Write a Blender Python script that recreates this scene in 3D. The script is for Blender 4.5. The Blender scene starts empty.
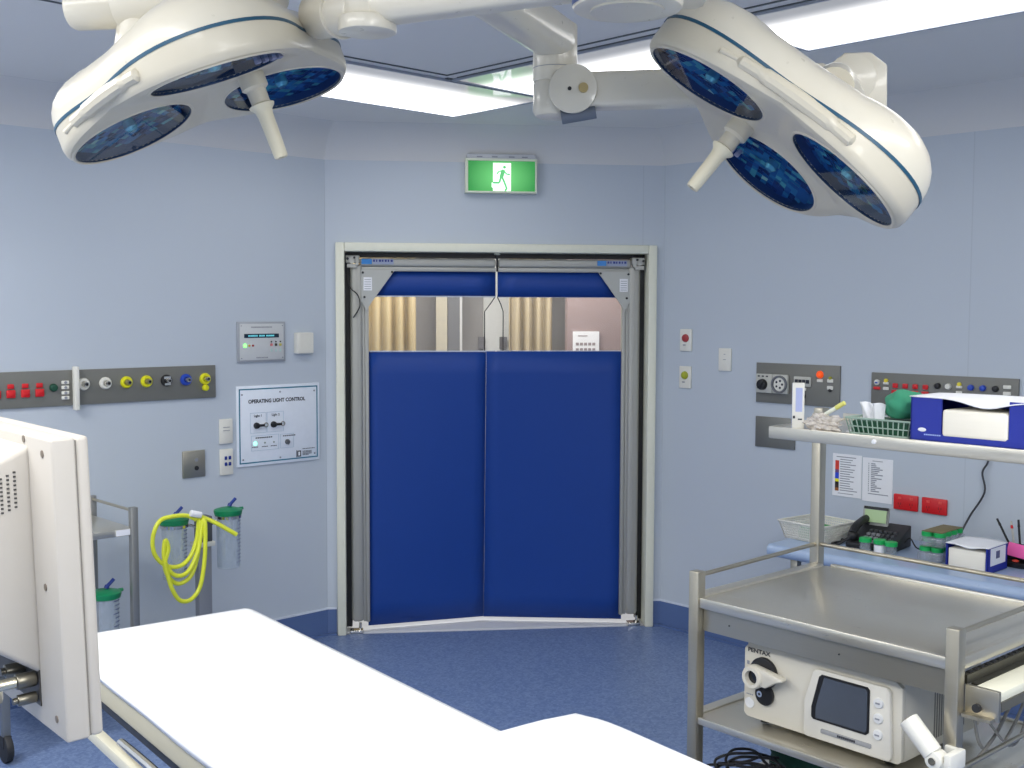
import bpy, bmesh, math, random
from mathutils import Vector, Matrix
random.seed(7)
PI = math.pi
scene = bpy.context.scene
COL = scene.collection

# ------------------------------------------------------------------ helpers
def lin(c):
    c = c / 255.0
    return c / 12.92 if c <= 0.04045 else ((c + 0.055) / 1.055) ** 2.4

def rgb(t):
    return (lin(t[0]), lin(t[1]), lin(t[2]), 1.0)

MATS = {}
def mat(name, col, rough=0.5, metal=0.0, emit=0.0, var=0.04, scale=40.0, coat=0.0, spec=0.5, stretch=None, ecol=None):
    """procedural material: colour with a little noise in tone and roughness"""
    if name in MATS: return MATS[name]
    m = bpy.data.materials.new(name); m.use_nodes = True
    nt = m.node_tree; b = nt.nodes['Principled BSDF']
    tc = nt.nodes.new('ShaderNodeTexCoord')
    mp = nt.nodes.new('ShaderNodeMapping')
    if stretch: mp.inputs['Scale'].default_value = stretch
    nz = nt.nodes.new('ShaderNodeTexNoise'); nz.inputs['Scale'].default_value = scale; nz.inputs['Detail'].default_value = 3
    nt.links.new(tc.outputs['Object'], mp.inputs['Vector']); nt.links.new(mp.outputs['Vector'], nz.inputs['Vector'])
    mx = nt.nodes.new('ShaderNodeMix'); mx.data_type = 'RGBA'
    c = rgb(col)
    mx.inputs[6].default_value = tuple(max(0, x * (1 - var)) for x in c[:3]) + (1,)
    mx.inputs[7].default_value = tuple(min(1, x * (1 + var)) for x in c[:3]) + (1,)
    nt.links.new(nz.outputs['Fac'], mx.inputs[0]); nt.links.new(mx.outputs[2], b.inputs['Base Color'])
    mr = nt.nodes.new('ShaderNodeMapRange')
    mr.inputs['To Min'].default_value = max(0, rough - 0.06); mr.inputs['To Max'].default_value = min(1, rough + 0.06)
    nt.links.new(nz.outputs['Fac'], mr.inputs['Value']); nt.links.new(mr.outputs['Result'], b.inputs['Roughness'])
    b.inputs['Metallic'].default_value = metal
    b.inputs['Coat Weight'].default_value = coat
    b.inputs['Specular IOR Level'].default_value = spec
    if emit > 0:
        b.inputs['Emission Color'].default_value = rgb(ecol or col); b.inputs['Emission Strength'].default_value = emit
    MATS[name] = m
    return m

def clear(name, tint=(255, 255, 255), gloss=0.06, rough=0.03, haze=0.0, hazecol=(255, 255, 255)):
    """thin clear sheet: mostly see-through, a little reflective, optional milky haze"""
    m = bpy.data.materials.new(name); m.use_nodes = True; nt = m.node_tree; nt.nodes.clear()
    out = nt.nodes.new('ShaderNodeOutputMaterial')
    tr = nt.nodes.new('ShaderNodeBsdfTransparent'); tr.inputs[0].default_value = rgb(tint)
    gl = nt.nodes.new('ShaderNodeBsdfGlossy'); gl.inputs['Roughness'].default_value = rough
    df = nt.nodes.new('ShaderNodeBsdfDiffuse'); df.inputs[0].default_value = rgb(hazecol)
    fr = nt.nodes.new('ShaderNodeLayerWeight'); fr.inputs['Blend'].default_value = 0.25
    ma = nt.nodes.new('ShaderNodeMath'); ma.operation = 'MULTIPLY_ADD'
    ma.inputs[1].default_value = 0.16; ma.inputs[2].default_value = gloss
    nt.links.new(fr.outputs['Fresnel'], ma.inputs[0])
    m0 = nt.nodes.new('ShaderNodeMixShader'); nz = nt.nodes.new('ShaderNodeTexNoise'); nz.inputs['Scale'].default_value = 9
    mm = nt.nodes.new('ShaderNodeMath'); mm.operation = 'MULTIPLY'; mm.inputs[1].default_value = haze * 2
    nt.links.new(nz.outputs['Fac'], mm.inputs[0]); nt.links.new(mm.outputs[0], m0.inputs[0])
    nt.links.new(tr.outputs[0], m0.inputs[1]); nt.links.new(df.outputs[0], m0.inputs[2])
    m1 = nt.nodes.new('ShaderNodeMixShader')
    nt.links.new(ma.outputs[0], m1.inputs[0]); nt.links.new(m0.outputs[0], m1.inputs[1]); nt.links.new(gl.outputs[0], m1.inputs[2])
    nt.links.new(m1.outputs[0], out.inputs[0])
    MATS[name] = m
    return m

class MB:
    """collects shapes into one mesh; m = material slot"""
    def __init__(self): self.bm = bmesh.new()
    def _merge(self, bm2, m, M):
        for f in bm2.faces: f.material_index = m
        if M is not None: bmesh.ops.transform(bm2, matrix=M, verts=bm2.verts)
        me = bpy.data.meshes.new('tmp'); bm2.to_mesh(me); bm2.free(); self.bm.from_mesh(me); bpy.data.meshes.remove(me)
        return self
    def box(self, x0, x1, y0, y1, z0, z1, m=0, bev=0.0, M=None, seg=2):
        b = bmesh.new(); bmesh.ops.create_cube(b, size=1)
        for v in b.verts:
            v.co = Vector(((x0 + x1) / 2 + v.co.x * (x1 - x0), (y0 + y1) / 2 + v.co.y * (y1 - y0), (z0 + z1) / 2 + v.co.z * (z1 - z0)))
        if bev > 0: bmesh.ops.bevel(b, geom=list(b.edges), offset=bev, segments=seg, affect='EDGES', profile=0.5)
        return self._merge(b, m, M)
    def cyl(self, p0, p1, r0, r1=None, n=20, m=0, bev=0.0):
        p0 = Vector(p0); p1 = Vector(p1); d = p1 - p0; L = d.length
        b = bmesh.new()
        bmesh.ops.create_cone(b, cap_ends=True, segments=n, radius1=r0, radius2=r0 if r1 is None else r1, depth=L)
        if bev > 0:
            ed = [e for e in b.edges if abs(e.verts[0].co.z - e.verts[1].co.z) < 1e-6]
            bmesh.ops.bevel(b, geom=ed, offset=bev, segments=2, affect='EDGES', profile=0.5)
        q = Vector((0, 0, 1)).rotation_difference(d.normalized())
        return self._merge(b, m, Matrix.Translation((p0 + p1) / 2) @ q.to_matrix().to_4x4())
    def tube(self, pts, r, n=8, m=0, smooth=True, closed=False):
        pts = [Vector(p) for p in pts]
        if smooth and len(pts) > 2: pts = catmull(pts)
        b = bmesh.new(); rings = []
        up = None
        for i, p in enumerate(pts):
            t = (pts[min(i + 1, len(pts) - 1)] - pts[max(i - 1, 0)]).normalized()
            if up is None:
                up = t.orthogonal().normalized()
            else:
                up = (up - t * up.dot(t)); up = up.normalized() if up.length > 1e-6 else t.orthogonal().normalized()
            s = t.cross(up)
            rr = r[i * (len(r) - 1) // max(1, len(pts) - 1)] if isinstance(r, (list, tuple)) else r
            rings.append([b.verts.new(p + (up * math.cos(a) + s * math.sin(a)) * rr) for a in [2 * PI * k / n for k in range(n)]])
        for a, c in zip(rings, rings[1:]):
            for k in range(n): b.faces.new((a[k], a[(k + 1) % n], c[(k + 1) % n], c[k]))
        b.faces.new(rings[0][::-1]); b.faces.new(rings[-1])
        return self._merge(b, m, None)
    def lathe(self, prof, n=24, m=0, M=None, cap=True):
        b = bmesh.new(); rings = []
        for r, z in prof:
            if r < 1e-6: rings.append([b.verts.new((0, 0, z))])
            else: rings.append([b.verts.new((r * math.cos(2 * PI * k / n), r * math.sin(2 * PI * k / n), z)) for k in range(n)])
        for a, c in zip(rings, rings[1:]):
            for k in range(n):
                k2 = (k + 1) % n
                if len(a) == 1 and len(c) == 1: continue
                if len(a) == 1: b.faces.new((a[0], c[k2], c[k]))
                elif len(c) == 1: b.faces.new((a[k], a[k2], c[0]))
                else: b.faces.new((a[k], a[k2], c[k2], c[k]))
        if cap:
            if len(rings[0]) > 1: b.faces.new(rings[0][::-1])
            if len(rings[-1]) > 1: b.faces.new(rings[-1])
        return self._merge(b, m, M)
    def prism(self, poly, y0, y1, m=0, M=None, bev=0.0):
        """poly in x,z extruded along y"""
        b = bmesh.new()
        A = [b.verts.new((x, y0, z)) for x, z in poly]; B = [b.verts.new((x, y1, z)) for x, z in poly]
        n = len(poly)
        b.faces.new(A); b.faces.new(B[::-1])
        for k in range(n): b.faces.new((A[k], B[k], B[(k + 1) % n], A[(k + 1) % n]))
        bmesh.ops.recalc_face_normals(b, faces=b.faces)
        if bev > 0: bmesh.ops.bevel(b, geom=list(b.edges), offset=bev, segments=2, affect='EDGES', profile=0.5)
        return self._merge(b, m, M)
    def ball(self, c, r, m=0, sx=1, sy=1, sz=1, n=20):
        b = bmesh.new(); bmesh.ops.create_uvsphere(b, u_segments=n, v_segments=max(8, n // 2), radius=r)
        return self._merge(b, m, Matrix.Translation(Vector(c)) @ Matrix.Diagonal((sx, sy, sz, 1)))
    def grid(self, fn, nu, nv, m=0, M=None):
        b = bmesh.new(); V = [[b.verts.new(fn(i / nu, j / nv)) for j in range(nv + 1)] for i in range(nu + 1)]
        for i in range(nu):
            for j in range(nv): b.faces.new((V[i][j], V[i + 1][j], V[i + 1][j + 1], V[i][j + 1]))
        return self._merge(b, m, M)
    def text(self, s, size, x, z, y, m=0, align='CENTER', bold=0.0, M=None, sx=1.0):
        """lettering standing upright in the x-z plane, facing -y"""
        cu = bpy.data.curves.new('t', 'FONT'); cu.body = s; cu.size = size; cu.align_x = align; cu.align_y = 'CENTER'
        cu.offset = bold; cu.resolution_u = 3
        o = bpy.data.objects.new('t', cu); COL.objects.link(o)
        dg = bpy.context.evaluated_depsgraph_get(); dg.update()
        me = bpy.data.meshes.new_from_object(o.evaluated_get(dg))
        bpy.data.objects.remove(o); bpy.data.curves.remove(cu)
        b = bmesh.new(); b.from_mesh(me); bpy.data.meshes.remove(me)
        T = Matrix.Translation((x, y, z)) @ Matrix.Rotation(PI / 2, 4, 'X') @ Matrix.Diagonal((sx, 1, 1, 1))
        return self._merge(b, m, (M @ T) if M is not None else T)
    def build(self, name, mats, parent=None, ang=35, label=None, loc=None, rz=None, M=None):
        me = bpy.data.meshes.new(name)
        bmesh.ops.recalc_face_normals(self.bm, faces=self.bm.faces)
        self.bm.to_mesh(me); self.bm.free()
        for x in (mats if isinstance(mats, (list, tuple)) else [mats]): me.materials.append(x)
        me.polygons.foreach_set('use_smooth', [ang > 0] * len(me.polygons))
        if ang > 0: me.set_sharp_from_angle(angle=math.radians(ang))
        o = bpy.data.objects.new(name, me); COL.objects.link(o)
        if parent is not None: o.parent = parent
        if M is not None: o.matrix_local = M
        if loc is not None: o.location = loc
        if rz is not None: o.rotation_euler = (0, 0, rz)
        if label: o['label'] = label
        return o

def catmull(P, k=6):
    out = []
    for i in range(len(P) - 1):
        p0 = P[max(i - 1, 0)]; p1 = P[i]; p2 = P[i + 1]; p3 = P[min(i + 2, len(P) - 1)]
        for j in range(k):
            t = j / k
            out.append(0.5 * ((2 * p1) + (p2 - p0) * t + (2 * p0 - 5 * p1 + 4 * p2 - p3) * t * t + (3 * p1 - p0 - 3 * p2 + p3) * t ** 3))
    out.append(P[-1]); return out

def tag(o, label, cat, group=None, kind=None):
    o['label'] = label; o['category'] = cat
    if group: o['group'] = group
    if kind: o['kind'] = kind
    return o
def thing(name, label, cat, loc=(0, 0, 0), rz=0.0, group=None):
    o = bpy.data.objects.new(name, None); COL.objects.link(o); o.empty_display_size = 0.05
    o.location = loc; o.rotation_euler = (0, 0, rz)
    return tag(o, label, cat, group)
def struct(o):
    o['kind'] = 'structure'; return o
def structnode(name, loc=(0, 0, 0), rz=0.0):
    o = bpy.data.objects.new(name, None); COL.objects.link(o); o.location = loc; o.rotation_euler = (0, 0, rz)
    return struct(o)
def subnode(name, parent, loc=(0, 0, 0), M=None):
    o = bpy.data.objects.new(name, None); COL.objects.link(o); o.parent = parent; o.location = loc
    if M is not None: o.matrix_local = M
    return o
def dup(root, label, loc=None, rz=None):
    r = root.copy(); COL.objects.link(r); r['label'] = label
    if loc is not None: r.location = loc
    if rz is not None: r.rotation_euler = (0, 0, rz)
    for ch in list(root.children):
        c = ch.copy(); COL.objects.link(c); c.parent = r
        for g in list(ch.children):
            d = g.copy(); COL.objects.link(d); d.parent = c
    return r

# ------------------------------------------------------------------ materials
def wall_mat():
    m = bpy.data.materials.new('painted_wall_vinyl'); m.use_nodes = True; nt = m.node_tree; b = nt.nodes['Principled BSDF']
    tc = nt.nodes.new('ShaderNodeTexCoord'); sp = nt.nodes.new('ShaderNodeSeparateXYZ'); nt.links.new(tc.outputs['Object'], sp.inputs[0])
    d = nt.nodes.new('ShaderNodeMath'); d.operation = 'DIVIDE'; d.inputs[1].default_value = 1.703; nt.links.new(sp.outputs['X'], d.inputs[0])
    f = nt.nodes.new('ShaderNodeMath'); f.operation = 'PINGPONG'; f.inputs[1].default_value = 0.5; nt.links.new(d.outputs[0], f.inputs[0])
    l = nt.nodes.new('ShaderNodeMath'); l.operation = 'LESS_THAN'; l.inputs[1].default_value = 0.0016; nt.links.new(f.outputs[0], l.inputs[0])
    nz = nt.nodes.new('ShaderNodeTexNoise'); nz.inputs['Scale'].default_value = 1.4; nt.links.new(tc.outputs['Object'], nz.inputs['Vector'])
    mx = nt.nodes.new('ShaderNodeMix'); mx.data_type = 'RGBA'
    mx.inputs[6].default_value = rgb((184, 192, 201)); mx.inputs[7].default_value = rgb((188, 196, 205)); nt.links.new(nz.outputs['Fac'], mx.inputs[0])
    m2 = nt.nodes.new('ShaderNodeMix'); m2.data_type = 'RGBA'; nt.links.new(l.outputs[0], m2.inputs[0])
    nt.links.new(mx.outputs[2], m2.inputs[6]); m2.inputs[7].default_value = rgb((178, 186, 195)); nt.links.new(m2.outputs[2], b.inputs['Base Color'])
    b.inputs['Roughness'].default_value = 0.42; b.inputs['Specular IOR Level'].default_value = 0.35
    return m
def floor_mat():
    m = bpy.data.materials.new('speckled_blue_vinyl'); m.use_nodes = True; nt = m.node_tree; b = nt.nodes['Principled BSDF']
    tc = nt.nodes.new('ShaderNodeTexCoord')
    v = nt.nodes.new('ShaderNodeTexVoronoi'); v.inputs['Scale'].default_value = 95; nt.links.new(tc.outputs['Object'], v.inputs['Vector'])
    cr = nt.nodes.new('ShaderNodeValToRGB'); nt.links.new(v.outputs['Color'], cr.inputs[0])
    e = cr.color_ramp.elements; e[0].position = 0.15; e[0].color = rgb((74, 96, 142)); e[1].position = 0.9; e[1].color = rgb((138, 157, 190))
    n = nt.nodes.new('ShaderNodeTexNoise'); n.inputs['Scale'].default_value = 420; nt.links.new(tc.outputs['Object'], n.inputs['Vector'])
    mx = nt.nodes.new('ShaderNodeMix'); mx.data_type = 'RGBA'; mx.inputs[0].default_value = 0.5
    c2 = nt.nodes.new('ShaderNodeValToRGB'); nt.links.new(n.outputs['Fac'], c2.inputs[0])
    e = c2.color_ramp.elements; e[0].position = 0.4; e[0].color = rgb((86, 107, 150)); e[1].position = 0.62; e[1].color = rgb((122, 142, 180))
    nt.links.new(cr.outputs[0], mx.inputs[6]); nt.links.new(c2.outputs[0], mx.inputs[7]); nt.links.new(mx.outputs[2], b.inputs['Base Color'])
    b.inputs['Roughness'].default_value = 0.38; b.inputs['Specular IOR Level'].default_value = 0.4
    return m
WALL = wall_mat(); FLOOR = floor_mat()
CEIL = mat('ceiling_paint', (226, 224, 220), 0.6, var=0.015, scale=1.2)
COVE = mat('cove_paint', (212, 211, 209), 0.6, var=0.015, scale=1.2)
BASEB = mat('blue_skirting_vinyl', (84, 106, 150), 0.42, var=0.12, scale=220)
CAP = mat('skirting_cap', (205, 212, 224), 0.5)
DARKL = mat('dark_joint', (84, 90, 92), 0.6)
GREYTRIM = mat('grey_trim', (150, 156, 168), 0.5)
CREAMFR = mat('cream_door_frame', (222, 222, 204), 0.45)
ALU = mat('aluminium_profile', (170, 170, 164), 0.5, metal=0.4, scale=8, stretch=(60, 60, 1))
ALUG = mat('aluminium_gusset', (176, 177, 172), 0.5, metal=0.3)
BLUEV = mat('blue_door_vinyl', (22, 62, 140), 0.5, var=0.06, scale=400, spec=0.3)
BLACK = mat('black_plastic', (22, 22, 24), 0.45)
SOFTBLACK = mat('soft_black', (34, 35, 38), 0.6)
WHITE = mat('white_plastic', (222, 220, 210), 0.4)
PWHITE = mat('paper_white', (232, 233, 236), 0.75, var=0.02)
INK = mat('printed_ink', (50, 52, 60), 0.8)
GINK = mat('grey_print', (140, 143, 150), 0.8)
TEAL = mat('teal_print', (20, 112, 140), 0.5)
PLATE = mat('grey_service_panel', (118, 118, 112), 0.48, metal=0.15, var=0.03)
STEEL = mat('brushed_steel', (182, 176, 160), 0.34, metal=0.9, scale=14, stretch=(1, 40, 40), var=0.05)
STEELT = mat('steel_sheet', (204, 200, 188), 0.30, metal=0.8, scale=10, stretch=(1, 30, 30), var=0.04)
CHROME = mat('chrome', (215, 212, 205), 0.16, metal=1.0)
RED = mat('red_plastic', (205, 28, 34), 0.35)
YEL = mat('yellow_plastic', (222, 218, 30), 0.4)
YTUBE = mat('yellow_hose', (220, 226, 56), 0.35)
BLUEP = mat('blue_plastic', (36, 72, 178), 0.35)
ORANGE = mat('orange_lamp', (240, 84, 22), 0.35, emit=0.5)
DGREEN = mat('dark_green_plastic', (18, 70, 50), 0.45)
GREEN = mat('green_lid_plastic', (22, 168, 84), 0.4)
BGREEN = mat('bright_green', (20, 150, 62), 0.5)
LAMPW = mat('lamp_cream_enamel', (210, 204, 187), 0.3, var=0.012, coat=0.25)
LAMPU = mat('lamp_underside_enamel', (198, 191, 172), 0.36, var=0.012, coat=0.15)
GASK = mat('teal_gasket', (18, 74, 100), 0.4)
SHEET = mat('white_bed_sheet', (228, 229, 230), 0.85, var=0.01, scale=6)
BEIGE = mat('beige_mattress', (178, 172, 150), 0.55)
MONI = mat('monitor_casing', (180, 174, 164), 0.5, var=0.015)
SCREENM = mat('dark_screen', (74, 80, 90), 0.16)
CORW = mat('corridor_wall_paint', (176, 172, 168), 0.7)
MAUVE = mat('mauve_panel', (150, 132, 130), 0.7)
CURT = mat('cream_curtain_cloth', (190, 172, 132), 0.85, var=0.12, scale=14, stretch=(1, 1, 0.05))
CURT2 = mat('tan_curtain_cloth', (172, 158, 130), 0.85, var=0.1, scale=14, stretch=(1, 1, 0.05))
CORF = mat('corridor_floor_vinyl', (216, 219, 224), 0.4)
GCLOTH = mat('green_cloth', (58, 142, 108), 0.9, var=0.18, scale=30)
BENCHM = mat('pale_blue_bench_vinyl', (156, 176, 204), 0.3, coat=0.2, var=0.02)
BOXBLUE = mat('blue_carton', (26, 44, 150), 0.55)
WIPES = mat('folded_wipes', (244, 238, 222), 0.85, var=0.04, scale=5, stretch=(1, 1, 25))
PINK = mat('pink_paper', (240, 100, 170), 0.7)
BROWN = mat('brown_label', (120, 110, 76), 0.7)
CLEARV = clear('clear_vinyl_window', (244, 242, 238), 0.03, 0.08, haze=0.05)
CLEARJ = clear('clear_jar_plastic', (250, 252, 253), 0.04, 0.08, haze=0.10, hazecol=(228, 232, 236))
CLEARB = clear('clear_plastic_film', (250, 250, 252), 0.06, 0.12, haze=0.07)
GLASS = clear('lamp_cover_glass', (220, 232, 240), 0.05, 0.02)
MOS = [mat('mirror_facet_deep_blue', (30, 92, 150), 0.22, metal=0.3, var=0.15), mat('mirror_facet_navy', (18, 48, 98), 0.22, metal=0.3, var=0.15),
       mat('mirror_facet_sky', (44, 126, 170), 0.22, metal=0.3, var=0.15), mat('painted_glint_teal', (96, 184, 184), 0.22, metal=0.3, var=0.12),
       mat('painted_glint_pale', (196, 244, 220), 0.22, metal=0.3, var=0.1)]  # teal and pale facets carry reflected highlights in their base colour
DBLUE = mat('dark_blue_reflector_wall', (34, 58, 92), 0.3, metal=0.5)
def backlit_green():
    m = bpy.data.materials.new('lit_green_sign_face'); m.use_nodes = True; nt = m.node_tree; b = nt.nodes['Principled BSDF']
    tc = nt.nodes.new('ShaderNodeTexCoord'); mp = nt.nodes.new('ShaderNodeMapping'); mp.inputs['Scale'].default_value = (5.5, 0, 7.5); mp.inputs['Location'].default_value = (-0.02, 0, -0.62)
    gr = nt.nodes.new('ShaderNodeTexGradient'); gr.gradient_type = 'SPHERICAL'
    nt.links.new(tc.outputs['Object'], mp.inputs['Vector']); nt.links.new(mp.outputs['Vector'], gr.inputs['Vector'])
    cr = nt.nodes.new('ShaderNodeValToRGB'); e = cr.color_ramp.elements; e[0].color = rgb((36, 140, 56)); e[1].color = rgb((126, 232, 134)); e[1].position = 0.85
    nt.links.new(gr.outputs['Fac'], cr.inputs[0]); b.inputs['Base Color'].default_value = rgb((40, 120, 60))
    nt.links.new(cr.outputs[0], b.inputs['Emission Color']); b.inputs['Emission Strength'].default_value = 0.75; b.inputs['Roughness'].default_value = 0.4
    return m
SIGNG = backlit_green()
SIGNW = mat('lit_white_sign_face', (240, 255, 240), 0.4, emit=1.0)

def diffuser(name, strength, along_low, along_high):
    """glossy acrylic light diffuser, brighter where the tubes run (local x)"""
    m = bpy.data.materials.new(name); m.use_nodes = True; nt = m.node_tree; b = nt.nodes['Principled BSDF']
    tc = nt.nodes.new('ShaderNodeTexCoord'); sp = nt.nodes.new('ShaderNodeSeparateXYZ'); nt.links.new(tc.outputs['Object'], sp.inputs[0])
    mr = nt.nodes.new('ShaderNodeMapRange'); mr.interpolation_type = 'SMOOTHSTEP'
    mr.inputs['From Min'].default_value = along_low; mr.inputs['From Max'].default_value = along_high
    mr.inputs['To Min'].default_value = strength; mr.inputs['To Max'].default_value = strength * 0.05
    nt.links.new(sp.outputs['X'], mr.inputs['Value'])
    b.inputs['Base Color'].default_value = rgb((150, 151, 153)); b.inputs['Roughness'].default_value = 0.04
    b.inputs['Emission Color'].default_value = (1.0, 0.985, 0.96, 1)
    nt.links.new(mr.outputs['Result'], b.inputs['Emission Strength'])
    return m

# ------------------------------------------------------------------ room plan (metres; camera stands at the origin, +y is its view)
L = Vector((-0.985, 6.053)); R = Vector((0.825, 6.261))
dL = Vector((-0.725, -0.689)).normalized(); nL = Vector((0.689, -0.725)).normalized()
dR = Vector((0.692, -0.721)).normalized(); nR = Vector((-0.721, -0.692)).normalized()
L1 = L + dL * 5.109; R1 = R + dR * 5.2
R2 = R1 + Vector((-0.721, -0.692)) * 5.8; L2 = L1 + Vector((0.689, -0.725)) * 5.8
WALLH, CEILH, COVEW = 2.525, 2.70, 0.17
poly = [L, R, R1, R2, L2, L1]
names = ['door', 'right', 'rear_right', 'rear', 'rear_left', 'left']
def inset(P, d):
    out = []; n = len(P)
    for i in range(n):
        a = (P[i] - P[i - 1]).normalized(); b = (P[(i + 1) % n] - P[i]).normalized()
        na = Vector((a.y, -a.x)); nb = Vector((b.y, -b.x))   # clockwise polygon: inside is on the right
        k = d / (1 + na.dot(nb)); out.append(P[i] + (na + nb) * k)
    return out
pin = inset(poly, COVEW)
def flat(name, P, z, thick, m):
    mb = MB(); A = [mb.bm.verts.new((p.x, p.y, z)) for p in P]; B = [mb.bm.verts.new((p.x, p.y, z + thick)) for p in P]
    mb.bm.faces.new(A); mb.bm.faces.new(B[::-1])
    for k in range(len(P)): mb.bm.faces.new((A[k], B[k], B[(k + 1) % len(P)], A[(k + 1) % len(P)]))
    return struct(mb.build(name, m, ang=0))
outer = inset(poly, -0.14)
flat('floor', poly, -0.06, 0.06, FLOOR)
flat('ceiling', pin, CEILH, 0.06, CEIL)
DOOR_A = Vector((-0.931, 6.059)); DOOR_W = 1.723; DOOR_H = 2.095
DANG = math.radians(6.57)
for i, nm in enumerate(names):
    a = poly[i]; b = poly[(i + 1) % 6]; d = b - a; Ln = d.length; ang = math.atan2(d.y, d.x)
    # wall local frame: x along wall, +y outward (left-hand side of a clockwise walk)
    mb = MB()
    if nm == 'door':
        x0 = (DOOR_A - a).dot(d.normalized()); x1 = x0 + DOOR_W
        mb.box(-0.02, x0, 0, 0.12, 0, WALLH); mb.box(x1, Ln + 0.02, 0, 0.12, 0, WALLH); mb.box(x0, x1, 0, 0.12, DOOR_H, WALLH)
    else:
        mb.box(0, Ln, 0, 0.1, 0, WALLH)
    struct(mb.build('wall_' + nm, WALL, loc=(a.x, a.y, 0), rz=ang, ang=0))
    mb = MB(); pa = pin[i]; pb = pin[(i + 1) % 6]
    A = Vector((a.x, a.y, WALLH)); B = Vector((b.x, b.y, WALLH)); Cc = Vector((pb.x, pb.y, CEILH)); D = Vector((pa.x, pa.y, CEILH))
    def fn(u, v, A=A, B=B, Cc=Cc, D=D):
        p = A.lerp(B, u); q = D.lerp(Cc, u); t = v * PI / 2
        s = 0.55 * v + 0.45 * (1 - math.cos(t)); z = 0.55 * v + 0.45 * math.sin(t)
        h = p.lerp(q, s); h.z = p.z + (q.z - p.z) * z; return h
    mb.grid(fn, 1, 8); struct(mb.build('trim_%d' % (i + 1), COVE, ang=60))
    # coved vinyl skirting with a pale capping line
    def skirt(x0, x1):
        m2 = MB(); m2.prism([(0, 0), (0, 0)][:0] or [(x0, 0.0), (x1, 0.0), (x1, 0.14), (x0, 0.14)], -0.006, -0.0005)
        m2.prism([(x0, 0.14), (x1, 0.14), (x1, 0.15), (x0, 0.15)], -0.008, -0.0005, m=1)
        m2.box(x0, x1, -0.02, -0.006, 0.0, 0.012); return m2
    if nm == 'door':
        struct(skirt(0.0, x0 - 0.005).build('baseboard_door_left', [BASEB, CAP], loc=(a.x, a.y, 0), rz=ang))
        struct(skirt(x1 + 0.005, Ln).build('baseboard_door_right', [BASEB, CAP], loc=(a.x, a.y, 0), rz=ang))
    else:
        struct(skirt(0.0, Ln).build('baseboard_' + nm, [BASEB, CAP], loc=(a.x, a.y, 0), rz=ang))

LA = math.atan2(0.689, 0.725); RA = math.atan2(-0.721, 0.692)
def onleft(s, z, off=0.0):
    p = L + dL * s + nL * off; return (p.x, p.y, z)
def onright(s, z, off=0.0):
    p = R + dR * s + nR * off; return (p.x, p.y, z)
def ondoor(x, z, off=0.0):
    c, s = math.cos(DANG), math.sin(DANG); return (DOOR_A.x + c * x + s * off, DOOR_A.y + s * x - c * off, z)

# ------------------------------------------------------------------ ceiling: canopy joints and luminaires
O = Vector((0.067, 7.052)); CA = math.atan2(-0.725, 0.689)
cj = MB(); zc = CEILH
for a0, a1, b0, b1 in ((1.440, 1.448, 1.832, 4.6), (1.44, 4.9, 1.832, 1.840), (1.44, 4.9, 1.775, 1.781), (1.378, 1.408, 1.19, 1.80)):
    cj.box(a0, a1, -b1, -b0, zc - 0.004, zc - 0.0005)
struct(cj.build('trim_7', DARKL, loc=(O.x, O.y, 0), rz=CA))
def luminaire(label, a0, a1, b0, b1, horizontal, strength=5.0):
    o = thing('ceiling_light', label, 'ceiling light', (O.x, O.y, zc), CA, 'flush ceiling lights round the canopy')
    m = MB(); m.box(a0, a1, -b1, -b0, -0.006, -0.001)
    if horizontal:   # runs along a: brighter at low b.  object x is turned onto b
        m = MB(); m.box(b0, b1, a0, a1, -0.006, -0.001)
        d = m.build('diffuser', diffuser('diffuser_right', strength, b0 + 0.10, b1 - 0.06), o); d.rotation_euler = (0, 0, -PI / 2); d.scale = (1, 1, 1)
    else:
        d = m.build('diffuser', diffuser('diffuser_left', strength, a0 + 0.12, a1 - 0.06), o)
    f = MB(); e = 0.012
    f.box(a0 - e, a0, -b1 - e, -b0 + e, -0.010, -0.0005); f.box(a1, a1 + e, -b1 - e, -b0 + e, -0.010, -0.0005)
    f.box(a0, a1, -b0, -b0 + e, -0.010, -0.0005); f.box(a0, a1, -b1 - e, -b1, -0.010, -0.0005)
    f.build('frame', GREYTRIM, o)
    return o
luminaire('long white ceiling light strip behind the left surgical lamp, corner pointing at the exit sign', 0.728, 1.375, 1.19, 2.55, False)
luminaire('white ceiling light strip seen between the arm joint and the right surgical lamp', 1.41, 2.45, 1.20, 1.76, True)
luminaire('white ceiling light panel in the top right corner above the right surgical lamp', 2.735, 4.6, 1.21, 1.76, True)

# ------------------------------------------------------------------ door: cream frame, two flexible blue leaves with clear windows
door = structnode('door_1', (DOOR_A.x, DOOR_A.y, 0), DANG)
f = MB(); W = DOOR_W; jw = 0.046
for x0, x1, z0, z1 in ((0, jw, 0, DOOR_H), (W - jw, W, 0, DOOR_H), (jw, W - jw, DOOR_H - jw, DOOR_H)):
    f.box(x0, x1, -0.03, 0.13, z0, z1, bev=0.006)
f.build('door_frame', CREAMFR, door)
f = MB(); f.box(jw, jw + 0.030, 0.075, 0.125, 0.02, DOOR_H - jw); f.box(W - jw - 0.030, W - jw, 0.075, 0.125, 0.02, DOOR_H - jw)
f.box(jw, W - jw, 0.08, 0.125, 2.022, DOOR_H - jw); f.build('gap_shade_strip', BLACK, door)  # black strips paint the dark of the open gap between frame and posts
f = MB()
for sx in (0.10, W - 0.10):
    f.box(sx - 0.035, sx + 0.035, 0.0, 0.06, 0.0, 0.018, bev=0.003); f.cyl((sx + 0.02, 0.04, 0), (sx + 0.02, 0.04, 0.05), 0.008)
f.build('floor_pivot', CHROME, door)
MEET = 0.803; GAP = 0.860
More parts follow.
